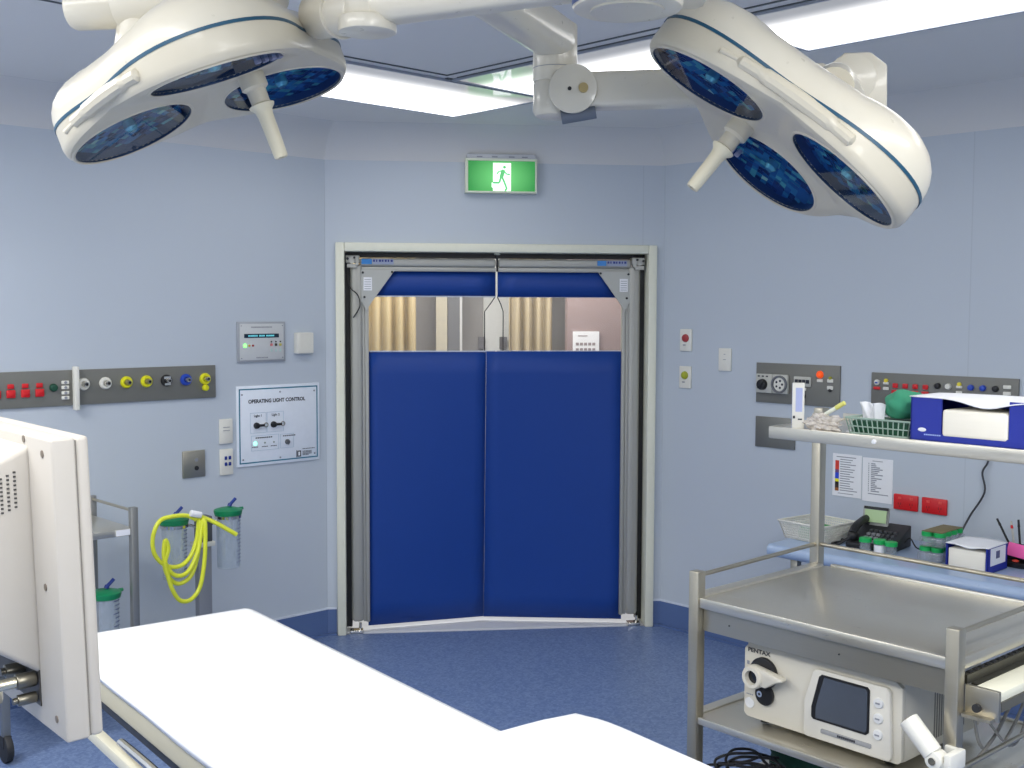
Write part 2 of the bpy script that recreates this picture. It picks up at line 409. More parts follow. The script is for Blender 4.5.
def bulge(x, z, left):
    t = (x - 0.15) / (MEET - 0.15) if left else (1.57 - x) / (1.57 - MEET)
    t = max(0, min(1, t)); h = max(0, min(1, (1.52 - z) / 1.46))
    return 0.075 + 0.13 * t * h ** 1.1
for left in (True, False):
    leaf = subnode('door_leaf', door)
    leaf['label'] = 'left swing leaf' if left else 'right swing leaf'
    sg = 1 if left else -1
    X = (lambda v: v) if left else (lambda v: W - v - 0.003)
    def rb(mb, x0, x1, *r, **k):
        a, b = sorted((X(x0), X(x1))); mb.box(a, b, *r, **k)
    p = MB(); rb(p, 0.074, 0.140, 0.03, 0.10, 0.055, 1.985, bev=0.02, seg=3); rb(p, 0.137, 0.150, 0.045, 0.09, 0.055, 1.955, bev=0.003)
    rb(p, 0.150, 0.172, 0.05, 0.085, 0.05, 1.955, bev=0.006); rb(p, 0.108, 0.114, 0.026, 0.032, 0.06, 1.96); p.build('hinge_post', ALU, leaf)
    # hinge knuckle at the top
    p = MB(); rb(p, 0.052, 0.125, 0.02, 0.10, 1.99, 2.03, bev=0.004); p.cyl((X(0.085), 0.012, 2.0), (X(0.085), 0.05, 2.0), 0.014)
    p.cyl((X(0.112), 0.01, 1.985), (X(0.112), 0.05, 1.985), 0.009); rb(p, 0.06, 0.11, 0.012, 0.03, 1.965, 1.985, m=0); p.cyl((X(0.062), 0.016, 2.012), (X(0.062), 0.03, 2.012), 0.007, m=1)
    p.cyl((X(0.098), 0.006, 2.018), (X(0.098), 0.03, 2.018), 0.006, m=1); p.build('hinge', [ALU, SOFTBLACK], leaf)
    gx = GAP - 0.008 if left else W - (GAP + 0.006) - 0.003
    p = MB(); rb(p, 0.125, gx, 0.035, 0.09, 1.972, 2.018, bev=0.012, seg=3); rb(p, 0.125, gx, 0.045, 0.085, 1.948, 1.972, bev=0.004); p.build('top_rail', ALU, leaf)
    # triangular gusset with a pale sticker
    q = [(0.126, 1.955), (0.312, 1.955), (0.182, 1.775), (0.160, 1.735), (0.150, 1.76), (0.126, 1.80)]
    p = MB(); p.prism([(X(a), b) for a, b in q], 0.036, 0.046)
    for a, b in ((0.142, 1.94), (0.296, 1.944), (0.15, 1.81)): p.cyl((X(a), 0.03, b), (X(a), 0.038, b), 0.006, m=1)
    g = p.build('gusset', [ALUG, SOFTBLACK], leaf)
    p = MB(); a, b = sorted((X(0.145), X(0.19))); p.box(a, b, 0.0335, 0.0358, 1.845, 1.915)
    for k in range(5): p.box(a + 0.005, b - 0.005, 0.0328, 0.0334, 1.853 + k * 0.012, 1.856 + k * 0.012, m=1)
    p.build('sticker', [PWHITE, GINK], g)
    # maker's plate on the rail, blue
    p = MB(); a = 0.135 if left else 1.405; b0 = a + 0.055 if left else a + 0.05
    p.box(a, b0, 0.031, 0.034, 1.985, 2.012, m=0); p.box(b0 + 0.004, b0 + 0.115, 0.0318, 0.034, 1.984, 2.013, m=1)
    for k, wd in enumerate((0.012, 0.008, 0.014, 0.010, 0.012, 0.009, 0.013)):
        p.box(b0 + 0.006 + k * 0.0155, b0 + 0.006 + k * 0.0155 + wd * 0.85, 0.0308, 0.0315, 1.997, 2.009, m=2)
    p.build('name_plate', [mat('cyan_blue_badge', (44, 128, 200), 0.4), mat('pale_badge', (150, 160, 184), 0.5), mat('navy_print', (44, 56, 130), 0.6)], leaf, label='small blue and white badge')
    # vinyl: top band, window, lower panel.  The lower panel is blown a little outwards
    xa, xb = (0.162, MEET) if left else (MEET + 0.001, W - 0.160)
    def sheet(z0, z1, x0, x1, m, name, th=0.004, nx=10, nz=12):
        s = MB()
        def fnn(u, v):
            x = x0 + (x1 - x0) * u; z = z0 + (z1 - z0) * v; return Vector((x, bulge(x, z, left) - (0.0 if left else 0.006), z))
        s.grid(fnn, nx, nz); o = s.build(name, m, leaf, ang=60)
        md = o.modifiers.new('thick', 'SOLIDIFY'); md.thickness = th; return o
    tb0, tb1 = (0.175, GAP - 0.006) if left else (GAP + 0.004, W - 0.178)
    sheet(1.815, 1.949, tb0, tb1, BLUEV, 'top_band', nx=6, nz=2)
    sheet(0.024, 1.519, xa, xb, BLUEV, 'blue_panel')
    # clear window with its free edge cut away to a pointed slot between the leaves
    if left: wp = [(0.175, 1.519), (0.795, 1.519), (0.795, 1.735), (0.825, 1.775), (0.852, 1.815), (0.175, 1.815)]
    else: wp = [(W - 0.178, 1.519), (0.896, 1.519), (0.896, 1.735), (0.884, 1.772), (0.864, 1.815), (W - 0.178, 1.815)]
    p = MB(); v = [p.bm.verts.new((x, 0.078, z)) for x, z in wp]; p.bm.faces.new(v)
    w = p.build('window', CLEARV, leaf, ang=0)
    p = MB(); p.tube([(x, 0.076, z) for x, z in wp[1:5]], 0.0028, smooth=False, n=6); p.build('edge_binding', SOFTBLACK, w)
    p = MB(); zz = 1.815; a, b = sorted((wp[0][0], wp[4][0])); p.box(a, b, 0.068, 0.084, zz - 0.003, zz + 0.004); p.box(a, b if left else b, 0.068, 0.084, 1.516, 1.523)
    p.build('weld_strip', mat('welded_strip', (170, 178, 196), 0.5), leaf)
p = MB(); p.tube([(0.06, 0.03, 1.93), (0.075, 0.015, 1.86), (0.115, 0.012, 1.82), (0.125, 0.016, 1.76), (0.09, 0.02, 1.70)], 0.003); p.build('loose_cable', BLACK, door)
p = MB(); p.cyl((GAP, 0.05, 2.05), (GAP, 0.05, 1.95), 0.006); p.cyl((GAP, 0.05, 2.052), (GAP, 0.05, 2.04), 0.016, m=1); p.build('centre_stop', [SOFTBLACK, CREAMFR], door)

# ------------------------------------------------------------------ corridor beyond the door
cor = structnode('wall_corridor', (DOOR_A.x, DOOR_A.y, 0), DANG)
def cbox(name, m, *a, **k): 
    mb = MB(); mb.box(*a, **k); return mb.build(name, m, cor, ang=0)
cbox('rear_panel', CORW, -2.2, 4.0, 2.9, 3.0, 0, 2.6)
cbox('white_panel', mat('bright_corridor_panel', (244, 245, 240), 0.6), 1.04, 1.25, 2.86, 2.9, 0, 2.5)
cbox('mauve_panel', MAUVE, 1.565, 2.3, 2.0, 2.1, 0, 2.5)
cbox('grey_post', mat('corridor_grey_post', (126, 126, 128), 0.6), 0.745, 0.835, 2.6, 2.68, 0, 2.5)
cbox('pale_post', mat('corridor_pale_post', (214, 206, 184), 0.6), 0.655, 0.74, 2.6, 2.68, 0, 2.5)
cbox('bright_edge', mat('corridor_bright_edge', (226, 226, 224), 0.6), 0.835, 0.853, 2.6, 2.68, 0, 2.5)
cbox('side_left', CORW, -2.3, -2.2, 0.12, 3.0, 0, 2.6); cbox('side_right', CORW, 4.0, 4.1, 0.12, 3.0, 0, 2.6)
cbox('switch_box', mat('grey_box', (130, 128, 130), 0.5), 0.995, 1.045, 2.80, 2.86, 1.44, 1.53); cbox('switch_box', mat('grey_box', (130, 128, 130), 0.5), 1.165, 1.22, 2.80, 2.86, 1.44, 1.53)
fl2 = MB(); fl2.box(-2.2, 4.0, 0.025, 3.0, -0.06, 0.004); struct(fl2.build('floor_corridor', CORF, loc=(DOOR_A.x, DOOR_A.y, 0), rz=DANG))
c2 = MB(); c2.box(-2.2, 4.0, 0.13, 3.0, 2.6, 2.65); struct(c2.build('ceiling_corridor', CORW, loc=(DOOR_A.x, DOOR_A.y, 0), rz=DANG))
def curtain(label, x0, x1, y, m, folds):
    o = MB()
    def fn(u, v):
        return Vector((x0 + (x1 - x0) * u, y + 0.035 * math.sin(u * folds * 2 * PI) + 0.012 * math.sin(u * folds * 5.1 + v * 2), 0.25 + 2.1 * v))
    o.grid(fn, folds * 10, 6); c = o.build('curtain', m, ang=80, loc=(DOOR_A.x, DOOR_A.y, 0), rz=DANG)
    md = c.modifiers.new('thick', 'SOLIDIFY'); md.thickness = 0.006
    r = MB(); r.cyl((x0 - 0.1, y, 2.36), (x1 + 0.1, y, 2.36), 0.012); r.build('curtain_track', ALU, c)
    return tag(c, label, 'curtain', 'curtains in the corridor')
curtain('cream corridor curtain seen through the left half of the door window', -0.10, 0.475, 1.9, CURT, 7)
curtain('tan corridor curtain seen through the right half of the door window', 1.155, 1.465, 2.1, CURT2, 4)
p = MB(); p.box(1.605, 1.795, 1.985, 1.996, 1.33, 1.59)
for r_ in range(3):
    for c_ in range(5): p.box(1.625 + c_ * 0.030, 1.647 + c_ * 0.030, 1.984, 1.9855, 1.41 + r_ * 0.04, 1.43 + r_ * 0.04, m=1)
p.box(1.64, 1.71, 1.984, 1.9855, 1.555, 1.562, m=1)
tag(p.build('notice_sheet', [PWHITE, mat('brown_grey_print', (150, 138, 138), 0.8)], loc=(DOOR_A.x, DOOR_A.y, 0), rz=DANG), 'white printed notice on the mauve corridor wall seen through the door window', 'notice')

# ------------------------------------------------------------------ exit sign
ex = thing('exit_sign', 'lit green running man exit sign on the wall above the blue door', 'exit sign', ondoor(0.870, 2.36), DANG)
p = MB(); p.box(-0.182, 0.182, -0.055, 0.0, 0.175, 0.205, bev=0.006)
for xx in (-0.13, -0.05, 0.04, 0.11): p.box(xx, xx + 0.03, -0.0565, -0.054, 0.186, 0.192, m=1)
p.build('housing', [mat('pale_grey_housing', (190, 192, 196), 0.5), GINK], ex)
p = MB()
for x0, x1, z0, z1 in ((-0.19, 0.19, 0.0, 0.010), (-0.19, 0.19, 0.168, 0.180), (-0.19, -0.175, 0.01, 0.168), (0.180, 0.19, 0.01, 0.168)): p.box(x0, x1, -0.06, 0.0, z0, z1, bev=0.002)
p.build('frame', mat('sign_frame_cream', (222, 226, 204), 0.4), ex)
p = MB(); p.box(-0.175, 0.18, -0.05, -0.004, 0.01, 0.168); p.build('face', SIGNG, ex)
p = MB(); p.box(-0.043, 0.052, -0.0512, -0.0502, 0.012, 0.158); p.box(-0.05, -0.043, -0.0512, -0.0502, 0.03, 0.055); p.build('doorway_symbol', SIGNW, ex, label='white lit doorway')
p = MB(); y = -0.0525
MAN = mat('sign_figure_green', (96, 186, 118), 0.5, emit=0.75)
p.lathe([(0.0, 0.0005), (0.008, 0.0005), (0.008, 0), (0, 0)], n=14, M=Matrix.Translation((0.017, y, 0.136)) @ Matrix.Rotation(PI / 2, 4, 'X'))
def stroke(pts, w):
    for (xa, za), (xb, zb) in zip(pts, pts[1:]):
        d = Vector((xb - xa, zb - za)); n = Vector((-d.y, d.x)).normalized() * w / 2
        p.prism([(xa + n.x, za + n.y), (xb + n.x, zb + n.y), (xb - n.x, zb - n.y), (xa - n.x, za - n.y)], y - 0.0006, y)
stroke([(0.012, 0.122), (0.0, 0.082)], 0.020); stroke([(0.012, 0.118), (-0.012, 0.114), (-0.024, 0.098)], 0.007)
stroke([(0.014, 0.116), (0.028, 0.100), (0.046, 0.098)], 0.007); stroke([(-0.002, 0.084), (-0.010, 0.054), (-0.044, 0.054)], 0.010)
stroke([(0.004, 0.084), (0.018, 0.055), (0.030, 0.022), (0.018, 0.014)], 0.010)
p.build('running_man', MAN, ex)

# ------------------------------------------------------------------ left wall fittings (x to the right along the wall, -y into the room)
gp = thing('gas_outlet_panel', 'long grey service panel with gas outlets and red sockets on the left wall', 'service panel', onleft(0, 1.313), LA)
p = MB(); p.box(-2.6, -0.652, -0.012, 0, 0, 0.158, bev=0.002); p.build('back_plate', PLATE, gp)
for s, m1, m2 in ((1.312, WHITE, CHROME), (1.210, WHITE, CHROME), (1.110, YEL, STEEL), (1.012, YEL, STEEL), (0.912, SOFTBLACK, CHROME), (0.812, BLUEP, CHROME), (0.711, YEL, CHROME)):
    zz = 0.093
    o = MB(); o.lathe([(0, 0), (0.028, 0), (0.028, 0.008), (0.024, 0.014), (0.016, 0.014), (0.015, 0.01), (0, 0.01)], n=24, M=Matrix.Translation((-s, -0.012, zz)) @ Matrix.Rotation(PI / 2, 4, 'X'))
    col = {WHITE: 'white', YEL: 'yellow', SOFTBLACK: 'black', BLUEP: 'blue'}[m1]
    g = o.build('gas_outlet', m1, gp, label=col + ' gas outlet')
    o = MB(); o.cyl((-s, -0.02, zz), (-s + 0.004, -0.042, zz), 0.013, 0.011); o.cyl((-s + 0.004, -0.042, zz), (-s + 0.0045, -0.046, zz), 0.006, m=1)
    if m1 is SOFTBLACK: o.box(-s - 0.018, -s + 0.016, -0.028, -0.02, zz + 0.008, zz + 0.02, m=0); o.box(-s - 0.014, -s + 0.016, -0.028, -0.02, zz - 0.022, zz - 0.012, m=0)
    o.build('valve', [m2, BLACK], g)
    if s < 0.75:
        o = MB(); o.cyl((-s, -0.012, zz - 0.042), (-s, -0.03, zz - 0.044), 0.017, 0.014, bev=0.003); o.build('dust_cap', YEL, g)
for k in range(9):
    s = 1.508 + 0.0615 * k
    o = MB(); o.box(-s - 0.019, -s + 0.019, -0.022, -0.012, 0.046, 0.081, bev=0.004); o.box(-s - 0.013, -s + 0.013, -0.024, -0.022, 0.053, 0.074, bev=0.001)
    o.box(-s - 0.014, -s + 0.014, -0.019, -0.012, 0.086, 0.106, bev=0.003); o.build('red_socket', RED, gp)
o = MB(); o.cyl((-1.447, -0.012, 0.083), (-1.447, -0.03, 0.083), 0.019, 0.015, bev=0.003); o.build('green_knob', DGREEN, gp)
for zz in (0.104, 0.082, 0.058, 0.036):
    o = MB(); o.box(-1.412, -1.378, -0.02, -0.012, zz - 0.008, zz + 0.008, bev=0.003); o.cyl((-1.395, -0.02, zz), (-1.395, -0.024, zz), 0.006, m=1); o.build('white_jack', [WHITE, GINK], gp)
o = MB(); o.box(-0.011, 0.011, -0.045, -0.013, 0.0, 0.195, bev=0.004)
tag(o.build('vertical_strip', WHITE, loc=onleft(1.352, 1.292), rz=LA), 'upright white plastic strip fixed across the left gas outlet panel', 'strip')

ap = thing('gas_alarm_panel', 'grey alarm panel with dark display above the operating light control plate', 'alarm panel', onleft(0.391, 1.479), LA)
p = MB(); p.box(-0.138, 0.138, -0.010, 0, 0, 0.202, bev=0.002, m=1); p.box(-0.126, 0.126, -0.014, -0.01, 0.010, 0.192, bev=0.001)
for x, z in ((-0.118, 0.182), (0.118, 0.182), (-0.118, 0.02), (0.118, 0.02)): p.cyl((x, -0.014, z), (x, -0.016, z), 0.003, m=2)
for k in range(16): p.box(-0.062 + k * 0.0075, -0.0565 + k * 0.0075, -0.0148, -0.0142, 0.172, 0.178, m=2)
for k in range(9): p.box(-0.034 + k * 0.0075, -0.0285 + k * 0.0075, -0.0148, -0.0142, 0.019, 0.025, m=2)
p.build('face_plate', [mat('pale_grey_fascia', (196, 198, 198), 0.5), mat('grey_rim', (160, 164, 170), 0.5), GINK], ap)
p = MB(); p.box(-0.103, 0.097, -0.0165, -0.014, 0.122, 0.142, bev=0.001)
for k in range(22):
    if k in (8, 14): continue
    p.box(-0.08 + k * 0.0068, -0.0755 + k * 0.0068, -0.0172, -0.0166, 0.128, 0.136, m=1)
p.build('display', [mat('lcd_dark', (22, 44, 62), 0.2), mat('lcd_glyph', (110, 210, 220), 0.4, emit=0.4)], ap)
def lamp_led(par, x, z, col, e=0.0, r=0.006, nm='indicator', y=-0.014):
    o = MB(); o.cyl((x, y, z), (x, y - 0.004, z), r, r * 0.8, n=14); return o.build(nm, mat('led_%d_%d_%d' % col, col, 0.3, emit=e), par)
lamp_led(ap, -0.098, 0.083, (120, 255, 110), 2.5, 0.010); lamp_led(ap, -0.074, 0.083, (210, 170, 60), 0, 0.006); lamp_led(ap, -0.053, 0.083, (150, 40, 30), 0, 0.006)
for k, c in enumerate(((222, 130, 130), (60, 54, 50), (200, 190, 90))):
    o = MB(); o.box(0.046 + k * 0.026, 0.060 + k * 0.026, -0.017, -0.014, 0.079, 0.092, bev=0.002); o.build('button', mat('btn_%d' % k, c, 0.5), ap)
    lamp_led(ap, 0.053 + k * 0.026, 0.101, (70, 70, 60), 0, 0.004); o = MB(); o.box(0.048 + k * 0.026, 0.058 + k * 0.026, -0.0155, -0.014, 0.050, 0.066); o.build('button', mat('pale_button', (180, 204, 198), 0.5), ap)

p = MB(); p.prism([(-0.05, 0.0), (0.048, 0.0), (0.048, 0.108), (-0.05, 0.108)], -0.035, 0.0, bev=0.004)
wb = p.build('wall_sensor', WHITE, loc=onleft(0.146, 1.516), rz=LA); tag(wb, 'small white box with ribbed cover on the wall beside the grey alarm panel', 'wall box')
p = MB()
for k in range(9): p.box(-0.044 + k * 0.0105, -0.038 + k * 0.0105, -0.0365, -0.0345, 0.006, 0.102)
p.build('ribbed_cover', WHITE, wb)

oc = thing('light_control_panel', 'white plate headed OPERATING LIGHT CONTROL with blue border on the left wall', 'control panel', onleft(0.292, 0.955), LA)
p = MB(); p.box(-0.245, 0.245, -0.008, 0, 0, 0.405, bev=0.002); p.build('plate', mat('white_laminate_plate', (224, 230, 238), 0.4), oc)
p = MB(); bx0, bx1, bz0, bz1, bw = -0.232, 0.232, 0.014, 0.391, 0.006
for a in ((bx0, bx1, bz0, bz0 + bw), (bx0, bx1, bz1 - bw, bz1), (bx0, bx0 + bw, bz0, bz1), (bx1 - bw, bx1, bz0, bz1)): p.box(a[0], a[1], -0.0092, -0.0082, a[2], a[3])
p.build('border', TEAL, oc)
p = MB(); p.text('OPERATING LIGHT CONTROL', 0.0255, -0.012, 0.325, -0.0088, bold=0.0010, sx=0.96)
p.text('Light 1', 0.017, -0.125, 0.252, -0.0088, bold=0.0004); p.text('Light 2', 0.017, -0.022, 0.252, -0.0088, bold=0.0004)
for k in range(9): p.box(-0.14 + k * 0.011, -0.132 + k * 0.011, -0.0094, -0.0086, 0.137, 0.143)
for k in range(7): p.box(0.02 + k * 0.011, 0.028 + k * 0.011, -0.0094, -0.0086, 0.137, 0.142)
for cx in (-0.142, -0.086, -0.034):
    for k in range(4): p.box(cx - 0.018 + k * 0.009, cx - 0.0115 + k * 0.009, -0.0094, -0.0086, 0.092, 0.096)
for zz, n_ in ((0.062, 8), (0.049, 6), (0.043, 6), (0.036, 6), (0.030, 4)):
    for k in range(n_): p.box(0.138 + k * 0.0095, 0.145 + k * 0.0095, -0.0094, -0.0086, zz, zz + 0.0035)
p.box(0.100, 0.104, -0.0094, -0.0086, 0.022, 0.058); p.box(0.106, 0.128, -0.0094, -0.0086, 0.024, 0.056)
p.build('lettering', INK, oc)
p = MB(); p.box(0.111, 0.122, -0.0100, -0.0094, 0.030, 0.050); p.build('logo_inset', PWHITE, oc)
p = MB()
def outl(x0, x1, z0, z1, w=0.0016):
    for a in ((x0, x1, z0, z0 + w), (x0, x1, z1 - w, z1), (x0, x0 + w, z0, z1), (x1 - w, x1, z0, z1)): p.box(a[0], a[1], -0.0092, -0.0084, a[2], a[3])
outl(-0.170, -0.077, 0.165, 0.268); outl(-0.073, 0.025, 0.165, 0.268); outl(-0.165, -0.005, 0.075, 0.152); outl(0.005, 0.085, 0.077, 0.150)
p.build('outline', mat('pale_blue_outline', (168, 190, 206), 0.5), oc)
for cx in (-0.135, -0.036):
    o = MB(); o.cyl((cx, -0.008, 0.203), (cx, -0.024, 0.203), 0.017, 0.014, bev=0.002); o.box(cx, cx + 0.042, -0.026, -0.018, 0.197, 0.210, bev=0.003); o.build('rotary_switch', BLACK, oc)
    o = MB(); o.lathe([(0.008, 0), (0.0125, 0), (0.0125, 0.006), (0.008, 0.006), (0.008, 0)], n=18, cap=False, M=Matrix.Translation((cx + 0.055, -0.008, 0.204)) @ Matrix.Rotation(PI / 2, 4, 'X')); o.build('socket_ring', CHROME, oc)
lamp_led(oc, -0.142, 0.112, (150, 255, 220), 1.6, 0.011, y=-0.008); lamp_led(oc, -0.086, 0.113, (150, 160, 150), 0, 0.005, y=-0.008); lamp_led(oc, -0.034, 0.113, (150, 160, 150), 0, 0.005, y=-0.008)
o = MB(); o.cyl((0.045, -0.008, 0.108), (0.045, -0.02, 0.108), 0.014, 0.012, bev=0.002); o.box(0.041, 0.049, -0.024, -0.018, 0.094, 0.122, bev=0.002); o.build('key_switch', mat('grey_key_switch', (120, 122, 124), 0.3, metal=0.6), oc)
for x, z in ((-0.215, 0.362), (0.005, 0.368), (0.212, 0.365), (-0.212, 0.035), (0.003, 0.03), (0.212, 0.035)):
    o = MB(); o.cyl((x, -0.008, z), (x, -0.0105, z), 0.0045, n=12); o.build('screw', GINK, oc)

ls = thing('light_switch', 'white blank switch plate directly left of the operating light control plate', 'switch', onleft(0.596, 1.080), LA)
p = MB(); p.box(-0.036, 0.036, -0.010, 0, 0, 0.122, bev=0.003); p.build('plate', WHITE, ls)
p = MB(); p.box(-0.018, 0.018, -0.0115, -0.010, 0.064, 0.067); p.box(-0.018, 0.018, -0.0115, -0.010, 0.080, 0.083); p.build('rocker', GINK, ls)
bs = thing('button_plate', 'white plate with four dark blue buttons below the white switch on the left wall', 'switch', onleft(0.596, 0.924), LA)
p = MB(); p.box(-0.036, 0.036, -0.010, 0, 0, 0.129, bev=0.003); p.build('plate', WHITE, bs)
for x in (-0.006, 0.016):
    for z in (0.055, 0.085): o = MB(); o.box(x - 0.007, x + 0.007, -0.014, -0.010, z - 0.009, z + 0.009, bev=0.002); o.build('button', mat('navy_button', (30, 50, 130), 0.4), bs)
st = thing('steel_wall_plate', 'square stainless steel plate with small socket low on the left wall', 'wall plate', onleft(0.772, 0.929), LA)
p = MB(); p.box(-0.06, 0.06, -0.010, 0, 0, 0.131, bev=0.004); p.build('plate', STEEL, st)
p = MB(); p.cyl((0.012, -0.010, 0.045), (0.012, -0.013, 0.045), 0.011, n=16); p.cyl((0.012, -0.010, 0.085), (0.012, -0.012, 0.085), 0.009, n=14, m=1); p.build('socket', [SOFTBLACK, GINK], st)

# ------------------------------------------------------------------ right wall fittings
def small_plate(name, label, cat, s, z, col, colname):
    o = thing(name, label, cat, onright(s, z), RA)
    m = MB(); m.box(-0.039, 0.039, -0.010, 0, 0, 0.118, bev=0.003); m.build('plate', WHITE, o)
    if col:
        m = MB(); m.lathe([(0, 0.014), (0.012, 0.013), (0.020, 0.008), (0.022, 0.0)], n=20, M=Matrix.Translation((0.0, -0.010, 0.070)) @ Matrix.Rotation(PI / 2, 4, 'X')); m.build('button', col, o, label=colname)
        m = MB(); m.box(-0.018, 0.0, -0.0112, -0.010, 0.030, 0.036); m.build('marking', GINK, o)
    else:
        m = MB(); m.box(-0.008, 0.008, -0.0116, -0.010, 0.058, 0.061); m.box(-0.005, 0.005, -0.0116, -0.010, 0.086, 0.089); m.build('marking', GINK, o)
    return o
small_plate('call_button', 'white wall plate with round red button right of the door, upper of two', 'button', 0.160, 1.527, mat('dull_red_button', (160, 50, 50), 0.4), 'red button')
small_plate('call_button', 'white wall plate with round yellow green button right of the door, lower of two', 'button', 0.158, 1.328, mat('olive_yellow_button', (160, 166, 30), 0.4), 'yellow green button')
small_plate('light_switch', 'plain white switch plate between the red button plate and grey power panel', 'switch', 0.414, 1.431, None, '')

pp = thing('socket_panel', 'grey power panel with round isolator knob and orange lamp on the right wall', 'service panel', onright(0.612, 1.283), RA)
p = MB(); p.box(0, 0.472, -0.012, 0, 0, 0.200, bev=0.002); p.build('back_plate', PLATE, pp)
GPL = mat('light_grey_outlet', (188, 188, 180), 0.5)
p = MB(); p.box(0.010, 0.105, -0.030, -0.012, 0.050, 0.145, bev=0.004); sw = p.build('isolator', GPL, pp)
p = MB(); p.cyl((0.052, -0.03, 0.092), (0.052, -0.05, 0.092), 0.029, 0.026, bev=0.003); p.box(0.047, 0.057, -0.055, -0.048, 0.068, 0.116, bev=0.002, M=Matrix.Translation((0.052, 0, 0.092)) @ Matrix.Rotation(0.7, 4, 'Y') @ Matrix.Translation((-0.052, 0, -0.092))); p.build('knob', BLACK, sw)
p = MB()
for k in range(3): p.box(0.022 + k * 0.024, 0.034 + k * 0.024, -0.0308, -0.0298, 0.130, 0.137)
p.build('marking', INK, sw)
p = MB(); p.box(0.107, 0.195, -0.030, -0.012, 0.050, 0.145, bev=0.004); sk = p.build('round_socket', GPL, pp)
p = MB(); p.lathe([(0.036, 0), (0.044, 0), (0.044, 0.012), (0.036, 0.012), (0.036, 0)], n=28, cap=False, M=Matrix.Translation((0.151, -0.03, 0.097)) @ Matrix.Rotation(PI / 2, 4, 'X')); p.build('collar', mat('mid_grey_collar', (110, 112, 116), 0.5), sk)
p = MB(); p.cyl((0.151, -0.03, 0.097), (0.151, -0.036, 0.097), 0.032)
for a in range(5): p.cyl((0.151 + 0.018 * math.cos(a * 1.257), -0.0355, 0.097 + 0.018 * math.sin(a * 1.257)), (0.151 + 0.018 * math.cos(a * 1.257), -0.037, 0.097 + 0.018 * math.sin(a * 1.257)), 0.006, n=10, m=1)
p.build('pin_face', [WHITE, INK], sk)
p = MB(); p.box(0.225, 0.320, -0.022, -0.012, 0.092, 0.140, bev=0.003)
for k in range(4): p.box(0.235 + k * 0.021, 0.249 + k * 0.021, -0.028, -0.022, 0.108, 0.126, m=1)
p.build('breaker_row', [GPL, INK], pp)
p = MB(); p.box(0.262, 0.292, -0.018, -0.012, 0.072, 0.086, bev=0.002); p.build('label_tab', WHITE, pp)
p = MB(); p.cyl((0.272, -0.012, 0.045), (0.272, -0.035, 0.045), 0.018, 0.015, bev=0.003); p.build('black_knob', BLACK, pp)
p = MB(); p.lathe([(0, 0.016), (0.012, 0.014), (0.018, 0.006), (0.019, 0)], n=18, M=Matrix.Translation((0.366, -0.012, 0.154)) @ Matrix.Rotation(PI / 2, 4, 'X')); p.build('orange_lamp', ORANGE, pp)
p = MB(); p.box(0.350, 0.382, -0.016, -0.012, 0.118, 0.132, bev=0.002); p.build('label_tab', WHITE, pp)
for zz in (0.128, 0.094):
    p = MB(); p.box(0.408, 0.440, -0.02, -0.012, zz - 0.010, zz + 0.008, bev=0.003); p.cyl((0.424, -0.012, zz + 0.012 if zz > 0.1 else zz - 0.014), (0.424, -0.02, zz + 0.012 if zz > 0.1 else zz - 0.014), 0.008, n=12, m=1); p.build('earth_jack', [WHITE, mat('gold_green', (150, 150, 40), 0.4) if zz > 0.1 else SOFTBLACK], pp)

lp = thing('steel_service_plate', 'plain dull steel plate below the grey power panel behind the trolley shelf', 'wall plate', onright(0.611, 1.056), RA)
p = MB(); p.box(0, 0.23, -0.010, 0, 0, 0.155, bev=0.002); p.build('plate', mat('dull_steel_plate', (128, 128, 122), 0.4, metal=0.5), lp)
p = MB(); p.box(0.095, 0.120, -0.012, -0.010, 0.052, 0.064); p.build('label_tab', GPL, lp)

g2 = thing('socket_panel', 'long grey panel with red sockets behind the blue wipes box on the right wall', 'service panel', onright(1.249, 1.315), RA)
p = MB(); p.box(0, 0.682, -0.012, 0, 0, 0.145, bev=0.002); p.build('back_plate', PLATE, g2)
for k in range(4):
    x = 0.122 + 0.0485 * k
    o = MB(); o.box(x - 0.016, x + 0.016, -0.022, -0.012, 0.040, 0.070, bev=0.003); o.box(x - 0.013, x + 0.013, -0.02, -0.012, 0.078, 0.100, bev=0.004); o.cyl((x, -0.02, 0.089), (x, -0.022, 0.089), 0.006, n=12); o.build('red_socket', RED, g2)
p = MB(); p.cyl((0.032, -0.012, 0.100), (0.032, -0.024, 0.100), 0.013, bev=0.002); p.cyl((0.032, -0.024, 0.100), (0.032, -0.026, 0.096), 0.007, m=1, n=12); p.build('white_jack', [WHITE, BLUEP], g2)
p = MB(); p.box(0.014, 0.048, -0.02, -0.012, 0.066, 0.080, bev=0.003); p.build('red_tab', RED, g2)
for cx, c in ((0.076, (230, 214, 60)), (0.424, (230, 206, 50))):
    p = MB(); p.box(cx - 0.014, cx + 0.014, -0.02, -0.012, 0.092, 0.104, bev=0.003); p.cyl((cx, -0.012, 0.110), (cx, -0.02, 0.110), 0.009, n=12, m=1); p.box(cx - 0.014, cx + 0.014, -0.02, -0.012, 0.066, 0.080, bev=0.003); p.build('earth_jack', [WHITE, mat('jack_yellow_%d' % c[0], c, 0.4)], g2)
for x, m_ in ((0.325, BLACK), (0.375, WHITE), (0.477, BLUEP), (0.530, BLUEP), (0.585, SOFTBLACK)):
    p = MB(); p.cyl((x, -0.012, 0.098), (x, -0.028, 0.098), 0.014, 0.012, bev=0.002); p.build('round_connector', m_, g2)
for zz in (0.108, 0.080): p = MB(); p.box(0.618, 0.652, -0.02, -0.012, zz - 0.008, zz + 0.008, bev=0.003); p.build('label_tab', WHITE, g2)

